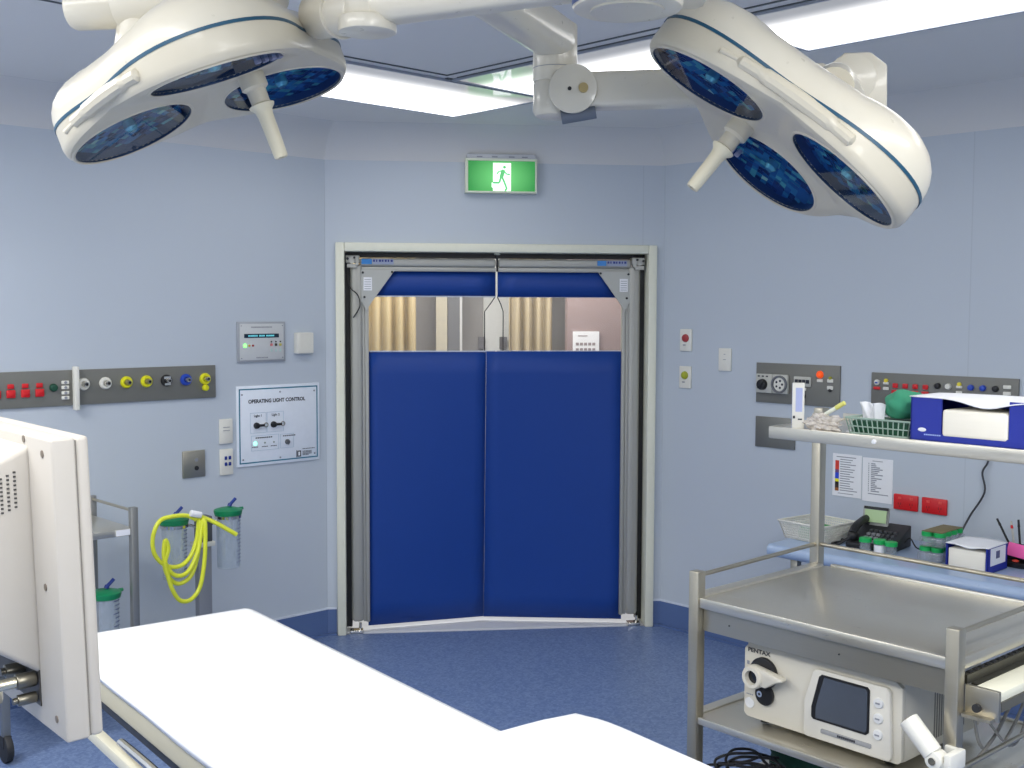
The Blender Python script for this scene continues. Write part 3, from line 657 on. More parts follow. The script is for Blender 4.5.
def page(name, label, s0, s1, z0, z1, kind):
    m = MB(); m.box(0, s1 - s0, -0.003, -0.0006, 0, z1 - z0)
    w = s1 - s0; h = z1 - z0
    if kind == 'chart':
        cols = ((206, 60, 46), (206, 60, 46), (214, 66, 50), (110, 70, 120), (40, 70, 200), (40, 70, 200), (230, 224, 30), (30, 26, 26), (60, 40, 30), (150, 90, 40))
        mats = [PWHITE, GINK]
        for k, c in enumerate(cols):
            mats.append(mat('chart_%d_%d_%d' % c, c, 0.8)); m.box(0.014, 0.034, -0.0036, -0.003, h * (0.84 - 0.072 * (k + 1)), h * (0.84 - 0.072 * k), m=len(mats) - 1)
        for k in range(14):
            zz = h * (0.86 - 0.056 * k); m.box(0.04, 0.04 + (0.05 + 0.05 * random.random()), -0.0036, -0.003, zz, zz + 0.004, m=1)
        m.box(0.02, w - 0.03, -0.0036, -0.003, h * 0.92, h * 0.94, m=1); m.box(0.03, w - 0.04, -0.0036, -0.003, h * 0.06, h * 0.075, m=1)
    else:
        mats = [PWHITE, GINK]
        for k in range(16):
            zz = h * (0.86 - 0.042 * k); m.box(0.03, 0.034, -0.0036, -0.003, zz, zz + 0.005, m=1); m.box(0.044, 0.06 + 0.045 * random.random(), -0.0036, -0.003, zz, zz + 0.005, m=1)
        m.box(0.03, w - 0.02, -0.0036, -0.003, h * 0.17, h * 0.19, m=1); m.box(0.05, w - 0.05, -0.0036, -0.003, h * 0.93, h * 0.945, m=1)
    return tag(m.build(name, mats, loc=onright(s0, z0), rz=RA), label, 'notice', 'printed pages on the right wall')
page('notice_sheet', 'white page with a red blue and yellow colour bar taped to the right wall', 1.052, 1.205, 0.857, 1.061, 'chart')
page('notice_sheet', 'white page with a plain printed list left of the red sockets', 1.210, 1.363, 0.850, 1.056, 'list')
def redsock(label, s):
    o = thing('red_wall_socket', label, 'socket', onright(s, 0.832), RA, 'red double sockets on the right wall')
    m = MB(); m.box(-0.059, 0.059, -0.014, 0, 0, 0.072, bev=0.004); m.build('plate', RED, o)
    m = MB()
    for x in (-0.028, 0.028):
        m.box(x - 0.006, x + 0.008, -0.0165, -0.013, 0.050, 0.060, m=0)
        for dx, rr in ((-0.006, 0.6), (0.006, -0.6)): m.box(x + dx - 0.001, x + dx + 0.001, -0.0146, -0.0138, 0.024, 0.034, m=1)
        m.box(x - 0.001, x + 0.001, -0.0146, -0.0138, 0.012, 0.020, m=1)
    m.build('switch_rocker', [mat('light_red', (224, 80, 70), 0.3), SOFTBLACK], o)
redsock('red double wall socket next to the printed pages above the telephone', 1.434)
redsock('red double wall socket above the green lidded pots, further from the pages', 1.571)

# ------------------------------------------------------------------ bench along the right wall
BZ = 0.70
bn = thing('wall_bench', 'pale blue bench with rounded front edge along the right wall behind trolley', 'bench', onright(1.07, 0), RA)
prof = [(0.0, BZ - 0.045), (0.0, BZ)]
p = MB(); n_ = 10
pts = [(-0.004, BZ), (-0.555, BZ)] + [(-0.555 - 0.028 * math.sin(PI * k / n_), BZ - 0.028 + 0.028 * math.cos(PI * k / n_)) for k in range(1, n_)] + [(-0.555, BZ - 0.056), (-0.53, BZ - 0.056), (-0.53, BZ - 0.03), (-0.004, BZ - 0.03)]
Mrot = Matrix(((0, 1, 0, 0), (1, 0, 0, 0), (0, 0, 1, 0), (0, 0, 0, 1)))
p.prism(pts, 0.0, 1.9, M=Mrot); p.build('bench_top', BENCHM, bn)
for x in (0.10, 1.75):
    for y in (-0.50, -0.06):
        p = MB(); p.box(x - 0.018, x + 0.018, y - 0.018, y + 0.018, 0.0, BZ - 0.03, bev=0.003); p.build('leg', STEEL, bn)
# things on the bench -------------------------------------------------
def bloc(s, off, z=BZ + 0.001): return onright(s, z, off)
bk = thing('storage_basket', 'white plastic lattice basket with green contents on the blue bench', 'basket', bloc(1.155, 0.30), RA - 0.12)
def basket(o, wx, wy, h, m_, taper=0.82, n=14, rimw=0.012, name='basket_body'):
    m = MB(); hw, hd = wx / 2, wy / 2
    def corner(t, z):  # rectangle walker
        k = taper + (1 - taper) * z / h; return k
    m.box(-hw * taper, hw * taper, -hd * taper, hd * taper, 0.0, 0.004)
    rim = [(-hw, -hd), (hw, -hd), (hw, hd), (-hw, hd)]
    for i in range(4):
        a = rim[i]; b = rim[(i + 1) % 4]
        m.box(min(a[0], b[0]) - rimw / 2, max(a[0], b[0]) + rimw / 2, min(a[1], b[1]) - rimw / 2, max(a[1], b[1]) + rimw / 2, h - 0.008, h, bev=0.003)
        for k in range(n + 1):
            t = k / n; x = a[0] + (b[0] - a[0]) * t; y = a[1] + (b[1] - a[1]) * t
            m.cyl((x * taper, y * taper, 0.002), (x, y, h - 0.004), 0.0032, n=5)
        for q in (0.14, 0.28, 0.42, 0.56, 0.70, 0.84):
            kk = taper + (1 - taper) * q
            m.cyl((a[0] * kk, a[1] * kk, h * q), (b[0] * kk, b[1] * kk, h * q), 0.0030, n=5)
    return m.build(name, m_, o)
basket(bk, 0.245, 0.25, 0.085, WHITE, n=20)
p = MB(); p.box(-0.05, 0.085, -0.08, 0.085, 0.006, 0.055, bev=0.01); tag(p.build('folded_drape', BGREEN, loc=bloc(1.155, 0.30), rz=RA - 0.12), 'bright green folded packet lying inside the white basket', 'packet')

ph = thing('telephone', 'black desk telephone with tilted display on the blue bench', 'telephone', bloc(1.44, 0.265), RA + 0.1)
p = MB(); p.prism([(-0.10, 0), (0.10, 0), (0.10, 0.095), (-0.10, 0.022)], -0.11, 0.11, bev=0.006, M=Matrix.Rotation(PI / 2, 4, 'Z')); p.build('body', SOFTBLACK, ph)
def slope(y): return 0.022 + (y + 0.10) * 0.365
p = MB(); p.prism([(0, 0), (0.012, -0.004), (0.032, 0.085), (0.020, 0.09)], -0.015, 0.105, M=Matrix.Translation((0, 0.06, 0.072)) @ Matrix.Rotation(PI / 2, 4, 'Z')); sc_ = p.build('display_hood', mat('silver_hood', (160, 162, 160), 0.4), ph)
p = MB(); q = Matrix.Translation((0.045 - 0.09, 0.0515, 0.084)) @ Matrix.Rotation(-0.22, 4, 'X')
p.box(-0.045, 0.055, -0.003, 0.0, 0.012, 0.068, M=q); p.box(-0.052, 0.060, -0.002, 0.004, 0.070, 0.082, m=1, M=q); p.build('lcd', [mat('green_lcd', (150, 176, 130), 0.3, emit=0.15), SOFTBLACK], sc_)
for r_ in range(4):
    for c_ in range(6):
        y = -0.075 + r_ * 0.03; x = -0.038 + c_ * 0.022
        p = MB(); p.box(x - 0.008, x + 0.008, y - 0.009, y + 0.009, slope(y) - 0.004, slope(y) + 0.008, bev=0.002); p.build('key', mat('grey_phone_key', (132, 134, 138), 0.5) if (c_ < 3 and r_ < 3) else mat('dark_phone_key', (58, 60, 64), 0.5), ph)
p = MB(); p.tube([(-0.083, -0.09, 0.062), (-0.083, -0.06, 0.085), (-0.083, 0.0, 0.10), (-0.083, 0.06, 0.108), (-0.083, 0.10, 0.10)], 0.018, n=10)
p.ball((-0.083, -0.08, 0.052), 0.026, sz=0.9, sy=1.1); p.ball((-0.083, 0.085, 0.085), 0.027, sz=0.9); p.build('handset', BLACK, ph)
p = MB(); p.tube([(0.105, 0.02, 0.02), (0.13, 0.03, 0.05), (0.17, -0.0, 0.02), (0.20, 0.02, 0.006)], 0.003); p.build('cord', BLACK, ph)
p = MB(); p.tube([(-0.083, -0.105, 0.05), (-0.13, -0.13, 0.012), (-0.17, -0.10, 0.008), (-0.15, -0.02, 0.008), (-0.19, 0.02, 0.008)], 0.006, n=8); p.build('handset_cord', BLACK, ph)

def pot(label, s, off, z=BZ + 0.001, group='green lidded specimen pots', r=0.024, h=0.062, lid=GREEN, paper=False):
    o = thing('specimen_pot', label, 'pot', bloc(s, off, z), RA, group)
    m = MB(); m.lathe([(0, 0), (r * 0.9, 0), (r, 0.004), (r, h - 0.016), (r - 0.002, h - 0.016), (r - 0.002, 0.004), (0, 0.004)], n=20); m.build('pot_body', CLEARJ, o)
    m = MB(); m.lathe([(r + 0.003, h - 0.018), (r + 0.003, h - 0.002), (r + 0.001, h), (0, h)], n=20); m.build('lid', lid, o)
    if paper: m = MB(); m.lathe([(r + 0.0008, 0.008), (r + 0.0008, h - 0.022)], n=20, cap=False); m.build('paper_label', PWHITE, o)
    return o
pot('green lidded clear pot nearest the telephone on the bench, leftmost of three', 1.455, 0.405)
pot('green lidded pot with white paper label, middle of three before the telephone', 1.52, 0.40, paper=True)
pot('green lidded clear pot, rightmost of three before the telephone', 1.577, 0.41)
i = 0
def packbox(label, s, off, z, nx, ny, top):
    o = thing('pot_pack', label, 'pot pack', bloc(s, off, z), RA, 'packs of green lidded pots on the bench')
    r = 0.024; h = 0.06
    for a in range(nx):
        for b in range(ny):
            x = (a - (nx - 1) / 2) * 0.052; y = (b - (ny - 1) / 2) * 0.052
            m = MB(); m.lathe([(0, 0), (r * 0.9, 0), (r, 0.004), (r, h - 0.016)], n=14, M=Matrix.Translation((x, y, 0)), cap=False); q = m.build('pot_body', CLEARJ, o)
            m = MB(); m.lathe([(r + 0.001, h - 0.018), (r + 0.001, h - 0.002), (r - 0.001, h), (0, h)], n=14, M=Matrix.Translation((x, y, 0)), cap=False); m.build('lid', GREEN, q)
    if top: m = MB(); m.box(-nx * 0.026 + 0.008, nx * 0.026 - 0.008, -ny * 0.026 + 0.006, ny * 0.026 - 0.006, h + 0.001, h + 0.004, bev=0.001); m.build('card_top', BROWN, o)
    m = MB(); m.box(-nx * 0.026, nx * 0.026, -ny * 0.026, ny * 0.026, 0.0, 0.038, bev=0.006); m.build('film_wrap', CLEARB, o)
    return o
packbox('lower pack of green lidded pots directly beneath the brown topped pack', 1.74, 0.32, BZ + 0.001, 2, 3, False)
packbox('upper pack of green lidded pots with brown card top resting on another pack', 1.75, 0.30, BZ + 0.066, 2, 4, True)
pot('small green lidded pot behind the stacked packs of pots', 1.655, 0.22, BZ + 0.001, r=0.026, h=0.07)

gb = thing('wipes_box', 'small blue and white open carton of folded wipes on the blue bench', 'box', bloc(1.925, 0.45), RA)
def wipebox(o, w, d, h, ox0, ox1, oz0, oz1, stack, lidcol, side=None, zipper=True):
    m = MB(); t = 0.004; hw = w / 2
    m.box(-hw, hw, d - t, d, 0, h); m.box(-hw, -hw + t, 0, d, 0, h); m.box(hw - t, hw, 0, d, 0, h); m.box(-hw, hw, 0, d, 0, t)
    m.box(-hw, ox0, 0, t, 0, h); m.box(ox1, hw, 0, t, 0, h); m.box(ox0, ox1, 0, t, 0, oz0)
    m.build('carton', BOXBLUE, o)
    def fn(u, v):
        x = -hw - 0.001 + (w + 0.002) * u; y = -0.002 + (d + 0.003) * v
        dip = -0.010 * math.exp(-((u - 0.55) / 0.22) ** 2) * (1 - v) ** 2; return Vector((x, y, h + 0.001 + dip + 0.006 * v * math.sin(u * PI)))
    m = MB(); m.grid(fn, 16, 6); l = m.build('lid_flap', lidcol, o, ang=60); md = l.modifiers.new('thick', 'SOLIDIFY'); md.thickness = 0.003
    m = MB(); m.box(ox0 + 0.003, ox1 - 0.003, 0.006, d - 0.008, t + 0.001, stack, bev=0.004); m.build('wipe_stack', WIPES, o)
wipebox(gb, 0.175, 0.18, 0.105, -0.082, 0.078, 0.008, 0.10, 0.085, PWHITE)
p = MB(); p.box(0.0878, 0.0886, 0.02, 0.16, 0.03, 0.10); p.box(0.0886, 0.0890, 0.07, 0.105, 0.055, 0.085, m=1); p.build('side_label', [PWHITE, mat('grey_blue_print', (90, 94, 130), 0.8)], gb)

bt = thing('desk_organiser', 'black desk organiser tray at the right end of the bench', 'organiser', bloc(2.06, 0.16), RA)
p = MB(); p.box(-0.15, 0.20, -0.09, 0.06, 0.0, 0.022, bev=0.006); p.build('tray', BLACK, bt)
p = MB(); p.box(-0.14, 0.20, -0.04, 0.055, 0.022, 0.075, bev=0.004); p.build('pen_well', SOFTBLACK, bt)
p = MB(); p.ball((-0.03, -0.07, 0.026), 0.014, sz=0.4, n=12); p.build('red_clip', mat('orange_red_dot', (214, 70, 50), 0.5), bt)
def pen(label, s, off, dx, dy, ln, mm, tip):
    a = Vector((0, 0, 0)); b = Vector((dx, dy, ln)); m = MB(); m.cyl(a, b, 0.0045, n=10); o = m.build('pen', mm, loc=bloc(s, off, BZ + 0.077), rz=RA)
    t = MB(); t.cyl(b - (b - a).normalized() * 0.03, b, 0.0058, 0.003, n=10); t.build('pen_cap', tip, o); return tag(o, label, 'pen', 'pens standing in the black organiser')
pen('thin dark pen leaning far left in the black organiser', 1.97, 0.15, -0.055, 0.0, 0.10, SOFTBLACK, SOFTBLACK)
pen('red capped pen in the black organiser', 1.985, 0.14, -0.015, 0.0, 0.095, GPL, RED)
pen('black pen standing just right of the red capped pen', 2.01, 0.14, -0.01, 0.0, 0.105, SOFTBLACK, BLACK)
pen('thick black pen at the right end of the pens', 2.045, 0.14, -0.012, 0.0, 0.11, BLACK, SOFTBLACK)
p = MB(); p.box(-0.05, 0.05, -0.012, 0.0, 0.0, 0.055, bev=0.003, M=Matrix.Rotation(-0.25, 4, 'X') @ Matrix.Rotation(0.12, 4, 'Y'))
tag(p.build('note_pad', PINK, loc=bloc(2.04, 0.225, BZ + 0.040), rz=RA), 'bright pink note pad leaning on the black organiser', 'note pad')
p = MB(); p.box(-0.075, 0.075, -0.03, 0.03, 0, 0.022, bev=0.008); ad = p.build('power_adapter', BLACK, loc=bloc(1.73, 0.10), rz=RA); tag(ad, 'black power adapter behind the wipes carton on the bench', 'adapter')
p = MB(); q0 = Vector(onright(1.73, 0, 0.10))
pl = [(1.80, 1.385, 0.02), (1.812, 1.20, 0.015), (1.812, 1.10, 0.015), (1.790, 1.045, 0.02), (1.802, 0.96, 0.02), (1.745, 0.85, 0.03), (1.715, 0.765, 0.06), (1.70, 0.722, 0.09)]
p.tube([onright(s, z, o_) for s, z, o_ in pl], 0.0045)
tag(p.build('hanging_cable', mat('dark_cord', (52, 54, 60), 0.5)), 'thin dark cable hanging down the right wall to the bench', 'cable')

# ------------------------------------------------------------------ steel endoscopy trolley
TA = math.atan2(-0.748, 0.664); TX, TY = 0.531, 3.229
tr = thing('instrument_trolley', 'tall stainless steel trolley with raised rear shelf at the right', 'trolley', (TX, TY, 0), TA)
def tloc(u, v, z):
    c, s = math.cos(TA), math.sin(TA); return (TX + c * u - s * v, TY + s * u + c * v, z)
TW, TD = 0.775, 0.65; ps = 0.017; RU = -0.035
USZ = 1.400
for x, y, h in ((0, 0, 1.006), (TW, 0, 1.006), (RU, TD, USZ - 0.004), (TW, TD, USZ - 0.004)):
    p = MB(); p.box(x - ps, x + ps, y - ps, y + ps, 0.10, h, bev=0.003); p.build('post', STEEL, tr)
for x, y in ((0, 0), (TW, 0), (RU, TD), (TW, TD)):
    p = MB(); p.cyl((x - 0.012, y, 0.05), (x + 0.012, y, 0.05), 0.05, bev=0.006); p.box(x - 0.018, x + 0.018, y - 0.02, y + 0.02, 0.055, 0.105, m=1); p.build('castor', [SOFTBLACK, STEEL], tr)
p = MB(); p.box(0.0, TW, 0.0, TD, 0.905, 0.926, bev=0.002)
for a in ((ps, TW - ps, -0.012, 0.004, 0.903, 0.934), (ps, TW - ps, TD - 0.004, TD + 0.012, 0.903, 0.934), (RU, 0.004, ps, TD - ps, 0.903, 0.934), (TW - 0.004, TW + 0.012, ps, TD - ps, 0.903, 0.934)): p.box(*a, bev=0.004)
p.build('top_tray', STEELT, tr)
p = MB(); p.box(0.018, TW - 0.016, 0.008, 0.02, 0.836, 0.905); p.box(0.018, TW - 0.01, TD - 0.02, TD - 0.008, 0.836, 0.905); p.box(0.012, 0.02, 0.02, TD - 0.02, 0.836, 0.905)
p.cyl((0.11, 0.006, 0.868), (0.11, 0.009, 0.868), 0.0022, m=1, n=10); p.cyl((0.46, 0.006, 0.868), (0.46, 0.009, 0.868), 0.0022, m=1, n=10); p.build('apron', [STEEL, SOFTBLACK], tr)
p = MB()
p.cyl((0, 0, 0.992), (RU, TD, 0.992), 0.0065); p.cyl((TW, 0, 0.992), (TW, TD, 0.992), 0.0065); p.cyl((RU, TD, 0.992), (TW, TD, 0.992), 0.0065); p.build('guard_rail', STEEL, tr)
for zz in (0.584, 0.255):
    p = MB(); p.box(0.0, TW, 0.0, TD, zz - 0.014, zz - 0.002, bev=0.002)
    for a in ((ps, TW - ps, -0.012, 0.002, zz - 0.018, zz + 0.003), (ps, TW - ps, TD - 0.002, TD + 0.012, zz - 0.018, zz + 0.003), (RU, 0.002, ps, TD - ps, zz - 0.018, zz + 0.003), (TW - 0.002, TW + 0.012, ps, TD - ps, zz - 0.018, zz + 0.003)): p.box(*a, bev=0.003)
    p.build('lower_shelf', STEELT, tr)
p = MB(); p.cyl((TW + 0.005, 0.0, 0.66), (TW + 0.005, TD, 0.66), 0.0065); p.cyl((TW + 0.005, 0.0, 0.30), (TW + 0.005, TD, 0.30), 0.0065); p.build('side_rail', STEEL, tr)
# pull-out side tray with slides
p = MB(); p.box(TW - 0.002, TW + 0.016, 0.03, TD - 0.02, 0.868, 0.890, m=0); p.box(TW + 0.016, TW + 0.034, 0.05, TD - 0.04, 0.852, 0.868, m=0)
for k in range(18): p.box(TW + 0.002, TW + 0.012, 0.05 + k * 0.03, 0.066 + k * 0.03, 0.890, 0.893, m=1)
p.build('drawer_slide', [mat('dark_slide_steel', (96, 94, 84), 0.4, metal=0.8), SOFTBLACK], tr)
p = MB(); p.box(TW + 0.034, TW + 0.098, 0.03, TD - 0.05, 0.845, 0.868, bev=0.003); p.build('side_tray', mat('cream_side_tray', (226, 224, 204), 0.4), tr)
p = MB(); p.box(TW + 0.018, TW + 0.10, 0.016, 0.028, 0.80, 0.872, bev=0.002); p.box(TW + 0.02, TW + 0.09, -0.004, 0.016, 0.80, 0.808); p.cyl((TW + 0.05, 0.016, 0.824), (TW + 0.05, 0.006, 0.824), 0.010, m=1)
p.box(TW + 0.028, TW + 0.10, 0.03, TD - 0.05, 0.822, 0.845, m=2); p.build('tray_bracket', [STEEL, SOFTBLACK, mat('dull_underside', (110, 108, 98), 0.5, metal=0.5)], tr)
# raised rear shelf
p = MB(); ux0, ux1, uy0, uy1 = 0.040, 0.93, 0.285, TD + 0.02
p.box(ux0, ux1, uy0, uy1, USZ - 0.004, USZ + 0.002)
for a in ((ux0 - 0.004, ux1, uy0 - 0.008, uy0 + 0.002, USZ - 0.03, USZ + 0.006), (ux0 - 0.006, ux0 + 0.004, uy0, uy1, USZ - 0.03, USZ + 0.006), (ux0, ux1, uy1 - 0.004, uy1 + 0.004, USZ - 0.03, USZ + 0.022)): p.box(*a, bev=0.002)
p.build('upper_shelf', STEELT, tr)
p = MB(); p.box(RU - ps, RU + ps, TD - 0.01, TD + 0.03, USZ - 0.012, USZ + 0.035, bev=0.003); p.build('shelf_bracket', STEEL, tr)
p = MB(); p.box(TW - ps, TW + ps, TD + 0.012, TD + 0.03, USZ - 0.03, USZ + 0.035, bev=0.003); p.build('shelf_bracket', STEEL, tr)
p = MB(); p.lathe([(0, 0.006), (0.006, 0.005), (0.007, 0)], n=12, M=Matrix.Translation((0.385, uy0 - 0.008, USZ - 0.010)) @ Matrix.Rotation(PI / 2, 4, 'X')); p.build('rivet', PWHITE, tr)

# on the raised shelf
SZ = USZ + 0.0025
wb2 = thing('wipes_box', 'large royal blue carton with cut out front showing white wipes on the raised shelf', 'box', tloc(0.678, 0.300, SZ), TA)
def big():
    w, d, h, t = 0.40, 0.15, 0.118, 0.004; hw = w / 2
    ox0, ox1, oz0 = -0.112, 0.068, 0.022
    m = MB(); m.box(-hw, hw, d - t, d, 0, h); m.box(-hw, -hw + t, 0, d, 0, h); m.box(hw - t, hw, 0, d, 0, h); m.box(-hw, hw, 0, d, 0, t)
    m.box(-hw, ox0, 0, t, 0, h); m.box(ox1, hw, 0, t, 0, h); m.box(ox0, ox1, 0, t, 0, oz0)
    m.build('carton', BOXBLUE, wb2)
    def fn(u, v):
        x = -hw - 0.002 + (w + 0.004) * u; y = -0.004 + (d + 0.006) * v
        dip = -0.020 * math.exp(-((u - 0.52) / 0.16) ** 2) * (1 - v) ** 1.5; return Vector((x, y, h + 0.001 + dip + 0.004 * v * math.sin(u * PI * 0.8 + 0.3)))
    m = MB(); m.grid(fn, 20, 8); l = m.build('lid_flap', PWHITE, wb2, ang=60); md = l.modifiers.new('thick', 'SOLIDIFY'); md.thickness = 0.003
    m = MB(); m.box(ox0 + 0.002, ox1 - 0.002, -0.003, d - 0.01, 0.016, 0.088, bev=0.008, seg=3); m.build('wipe_stack', WIPES, wb2)
    m = MB(); m.ball((-0.166, -0.0005, 0.030), 0.012, sy=0.06, sz=0.45, n=18); m.build('oval_emblem', PWHITE, wb2)
    m = MB()
    for k in range(8): m.box(-0.160 + k * 0.006, -0.1555 + k * 0.006, -0.001, -0.0002, 0.016, 0.0195)
    m.build('small_print', mat('pale_blue_print', (150, 170, 225), 0.6), wb2)
big()
gbk = thing('wire_basket', 'low dark green mesh basket on the raised trolley shelf', 'basket', tloc(0.378, 0.385, SZ), TA)
p = MB(); hw, hd, h = 0.098, 0.085, 0.046
for x0, y0, x1, y1 in ((-hw, -hd, hw, -hd), (hw, -hd, hw, hd), (hw, hd, -hw, hd), (-hw, hd, -hw, -hd)):
    p.cyl((x0, y0, h), (x1, y1, h), 0.003, n=6); p.cyl((x0 * 0.9, y0 * 0.9, 0.003), (x1 * 0.9, y1 * 0.9, 0.003), 0.003, n=6)
    for k in range(13): t = k / 12; x = x0 + (x1 - x0) * t; y = y0 + (y1 - y0) * t; p.cyl((x * 0.9, y * 0.9, 0.003), (x, y, h), 0.0018, n=5)
    p.cyl((x0 * 0.95, y0 * 0.95, h * 0.5), (x1 * 0.95, y1 * 0.95, h * 0.5), 0.0018, n=5)
p.build('wire_frame', mat('grey_green_wire', (150, 172, 158), 0.4), gbk)
p = MB(); p.box(-hw * 0.88, hw * 0.88, -hd * 0.88, hd * 0.88, 0.004, 0.04, bev=0.008); p.build('green_liner', mat('deep_green_liner', (16, 74, 50), 0.7), gbk)
def lump(name, label, cat, loc, rz, sx, sy, sz, m_, seed, amp=0.18, folds=5):
    rnd = random.Random(seed); b = bmesh.new(); bmesh.ops.create_icosphere(b, subdivisions=4, radius=1)
    ph_ = [rnd.uniform(0, 6.28) for _ in range(6)]
    for v in b.verts:
        c = v.co.copy(); k = 1 + amp * 0.5 * math.sin(c.x * folds + ph_[0]) * math.sin(c.y * folds * 0.7 + ph_[1]) + amp * 0.3 * math.sin(c.z * folds * 1.3 + c.x * 4 + ph_[2])
        crease = abs(math.sin(c.z * 2.6 + c.x * 1.2 + ph_[3])); k *= 0.92 + 0.1 * crease
        v.co = Vector((c.x * k * sx, c.y * k * sy, max(-0.75, c.z * k) * sz + 0.75 * sz))
    m = MB(); m._merge(b, 0, None); return tag(m.build(name, m_, ang=70, loc=loc, rz=rz), label, cat)
lump('surgical_cloth', 'bunched green surgical cloth in the mesh basket beside the blue carton', 'cloth', tloc(0.410, 0.392, SZ + 0.048), TA, 0.060, 0.058, 0.046, GCLOTH, 3, amp=0.22, folds=5)
for k, (u, v, t, lab) in enumerate(((0.312, 0.372, -0.35, 'leftmost upright white tissue in the dark green basket'), (0.340, 0.360, 0.10, 'upright white tissue against the green cloth in the basket'))):
    def fn(a, b_, t=t):
        return Vector((-0.022 + 0.044 * a + (b_ * t) * 0.05, 0.006 * math.sin(a * 9 + b_ * 3) + 0.01 * b_, 0.050 * b_ * (1 - 0.12 * abs(a - 0.4))))
    p = MB(); p.grid(fn, 10, 8); o = p.build('tissue', PWHITE, loc=tloc(u, v, SZ + 0.037), rz=TA, ang=70); md = o.modifiers.new('thick', 'SOLIDIFY'); md.thickness = 0.002
    tag(o, lab, 'tissue', 'white tissues in the green basket')
ct = thing('medical_carton', 'slim upright white carton with blue side at the left of the raised shelf', 'carton', tloc(0.112, 0.315, SZ), TA + 0.55)
p = MB(); p.box(-0.017, 0.017, -0.012, 0.012, 0, 0.134, bev=0.001); p.build('box', WHITE, ct)
p = MB(); p.box(-0.0176, -0.017, -0.011, 0.011, 0.002, 0.132); p.build('blue_side', mat('mid_blue_print', (50, 90, 165), 0.6), ct)
p = MB(); p.box(-0.007, 0.012, -0.0127, -0.012, 0.05, 0.12); p.build('lilac_panel', mat('lilac_print', (170, 178, 214), 0.6), ct)
p = MB(); p.box(-0.014, -0.008, -0.0127, -0.012, 0.030, 0.038); p.box(0.0, 0.012, -0.0127, -0.012, 0.026, 0.03); p.build('small_print', INK, ct)
lump('plastic_bag', 'crumpled clear plastic bag beside the upright white carton', 'bag', tloc(0.185, 0.335, SZ), TA, 0.055, 0.035, 0.026, clear('crumpled_film', (246, 242, 238), 0.06, 0.1, haze=0.42, hazecol=(244, 238, 230)), 5, amp=0.5, folds=9)
p = MB(); p.cyl((0, 0, 0.0), (0.05, 0, 0.03), 0.006, n=10); o = p.build('syringe', mat('pale_translucent', (226, 230, 214), 0.3), loc=tloc(0.185, 0.345, SZ + 0.045), rz=TA); tag(o, 'small pale syringe poking up from the clear plastic bag', 'syringe')
p = MB(); p.cyl((0.035, 0, 0.021), (0.062, 0, 0.0372), 0.0068, n=10); p.build('yellow_tip', mat('pale_yellow', (226, 222, 120), 0.4), o)
p = MB(); p.box(-0.035, 0.035, -0.05, 0.05, 0, 0.004); tag(p.build('paper_slip', PWHITE, loc=tloc(0.285, 0.39, SZ), rz=TA + 0.2), 'flat white paper slip on the raised shelf left of the basket', 'paper')

# light source / processor on the middle shelf
PZ = 0.588
pr = thing('video_processor', 'cream endoscopy processor marked PENTAX with grey screen on the trolley shelf', 'video processor', tloc(0.128, 0.055, PZ), TA)
PW, PH, PD = 0.485, 0.232, 0.42
CASE = mat('processor_case', (206, 201, 186), 0.42, var=0.015)
p = MB(); p.box(0, PW, 0.012, PD, 0.022, PH, bev=0.008); p.prism([(0.0, 0.03), (0.012, 0.02), (PW - 0.01, 0.02), (PW, 0.03), (PW, PH - 0.014), (PW - 0.02, PH), (0.016, PH), (0.0, PH - 0.018)], 0.0, 0.02, bev=0.004); p.build('casing', CASE, pr)
p = MB()
for x in (0.04, PW - 0.06):
    for y in (0.05, PD - 0.05): p.cyl((x, y, 0.0), (x, y, 0.024), 0.014)
p.build('foot', SOFTBLACK, pr)
# raised right half of the fascia
p = MB(); p.prism([(0.205, 0.03), (0.215, 0.024), (0.455, 0.024), (0.465, 0.034), (0.458, 0.205), (0.448, 0.214), (0.245, 0.214), (0.232, 0.206), (0.205, 0.12)], -0.014, 0.002, bev=0.006); fas = p.build('fascia', mat('fascia_pale', (212, 208, 196), 0.38), pr)
p = MB(); p.prism([(0.238, 0.078), (0.394, 0.078), (0.403, 0.086), (0.403, 0.196), (0.396, 0.203), (0.262, 0.203), (0.254, 0.196), (0.232, 0.110), (0.232, 0.084)], -0.0165, -0.013); p.build('screen_rim', BLACK, fas)
p = MB(); p.prism([(0.246, 0.084), (0.392, 0.084), (0.397, 0.09), (0.397, 0.190), (0.391, 0.197), (0.27, 0.197), (0.246, 0.112)], -0.0175, -0.016); p.build('screen', SCREENM, fas)
for k, zz in enumerate((0.170, 0.130, 0.088)):
    p = MB(); p.lathe([(0, 0.006), (0.012, 0.005), (0.014, 0.0)], n=18, M=Matrix.Translation((0.428, -0.014, zz)) @ Matrix.Rotation(PI / 2, 4, 'X')); p.box(0.422, 0.434, -0.021, -0.019, zz - 0.002, zz + 0.002, m=1); p.build('button', [mat('silver_button', (216, 216, 214), 0.35), GINK], fas)
p = MB(); p.box(0.262, 0.41, -0.0162, -0.0135, 0.046, 0.058, bev=0.003)
for k in range(9): p.box(0.312 + k * 0.006, 0.3165 + k * 0.006, -0.0172, -0.0162, 0.049, 0.055, m=1)
p.build('model_strip', [mat('strip_grey', (150, 151, 152), 0.4), INK], fas)
p = MB(); p.text('PENTAX', 0.0165, 0.050, 0.2125, -0.0012, bold=0.0006, sx=1.2); p.build('lettering', mat('dark_grey_letters', (60, 60, 62), 0.6), pr)
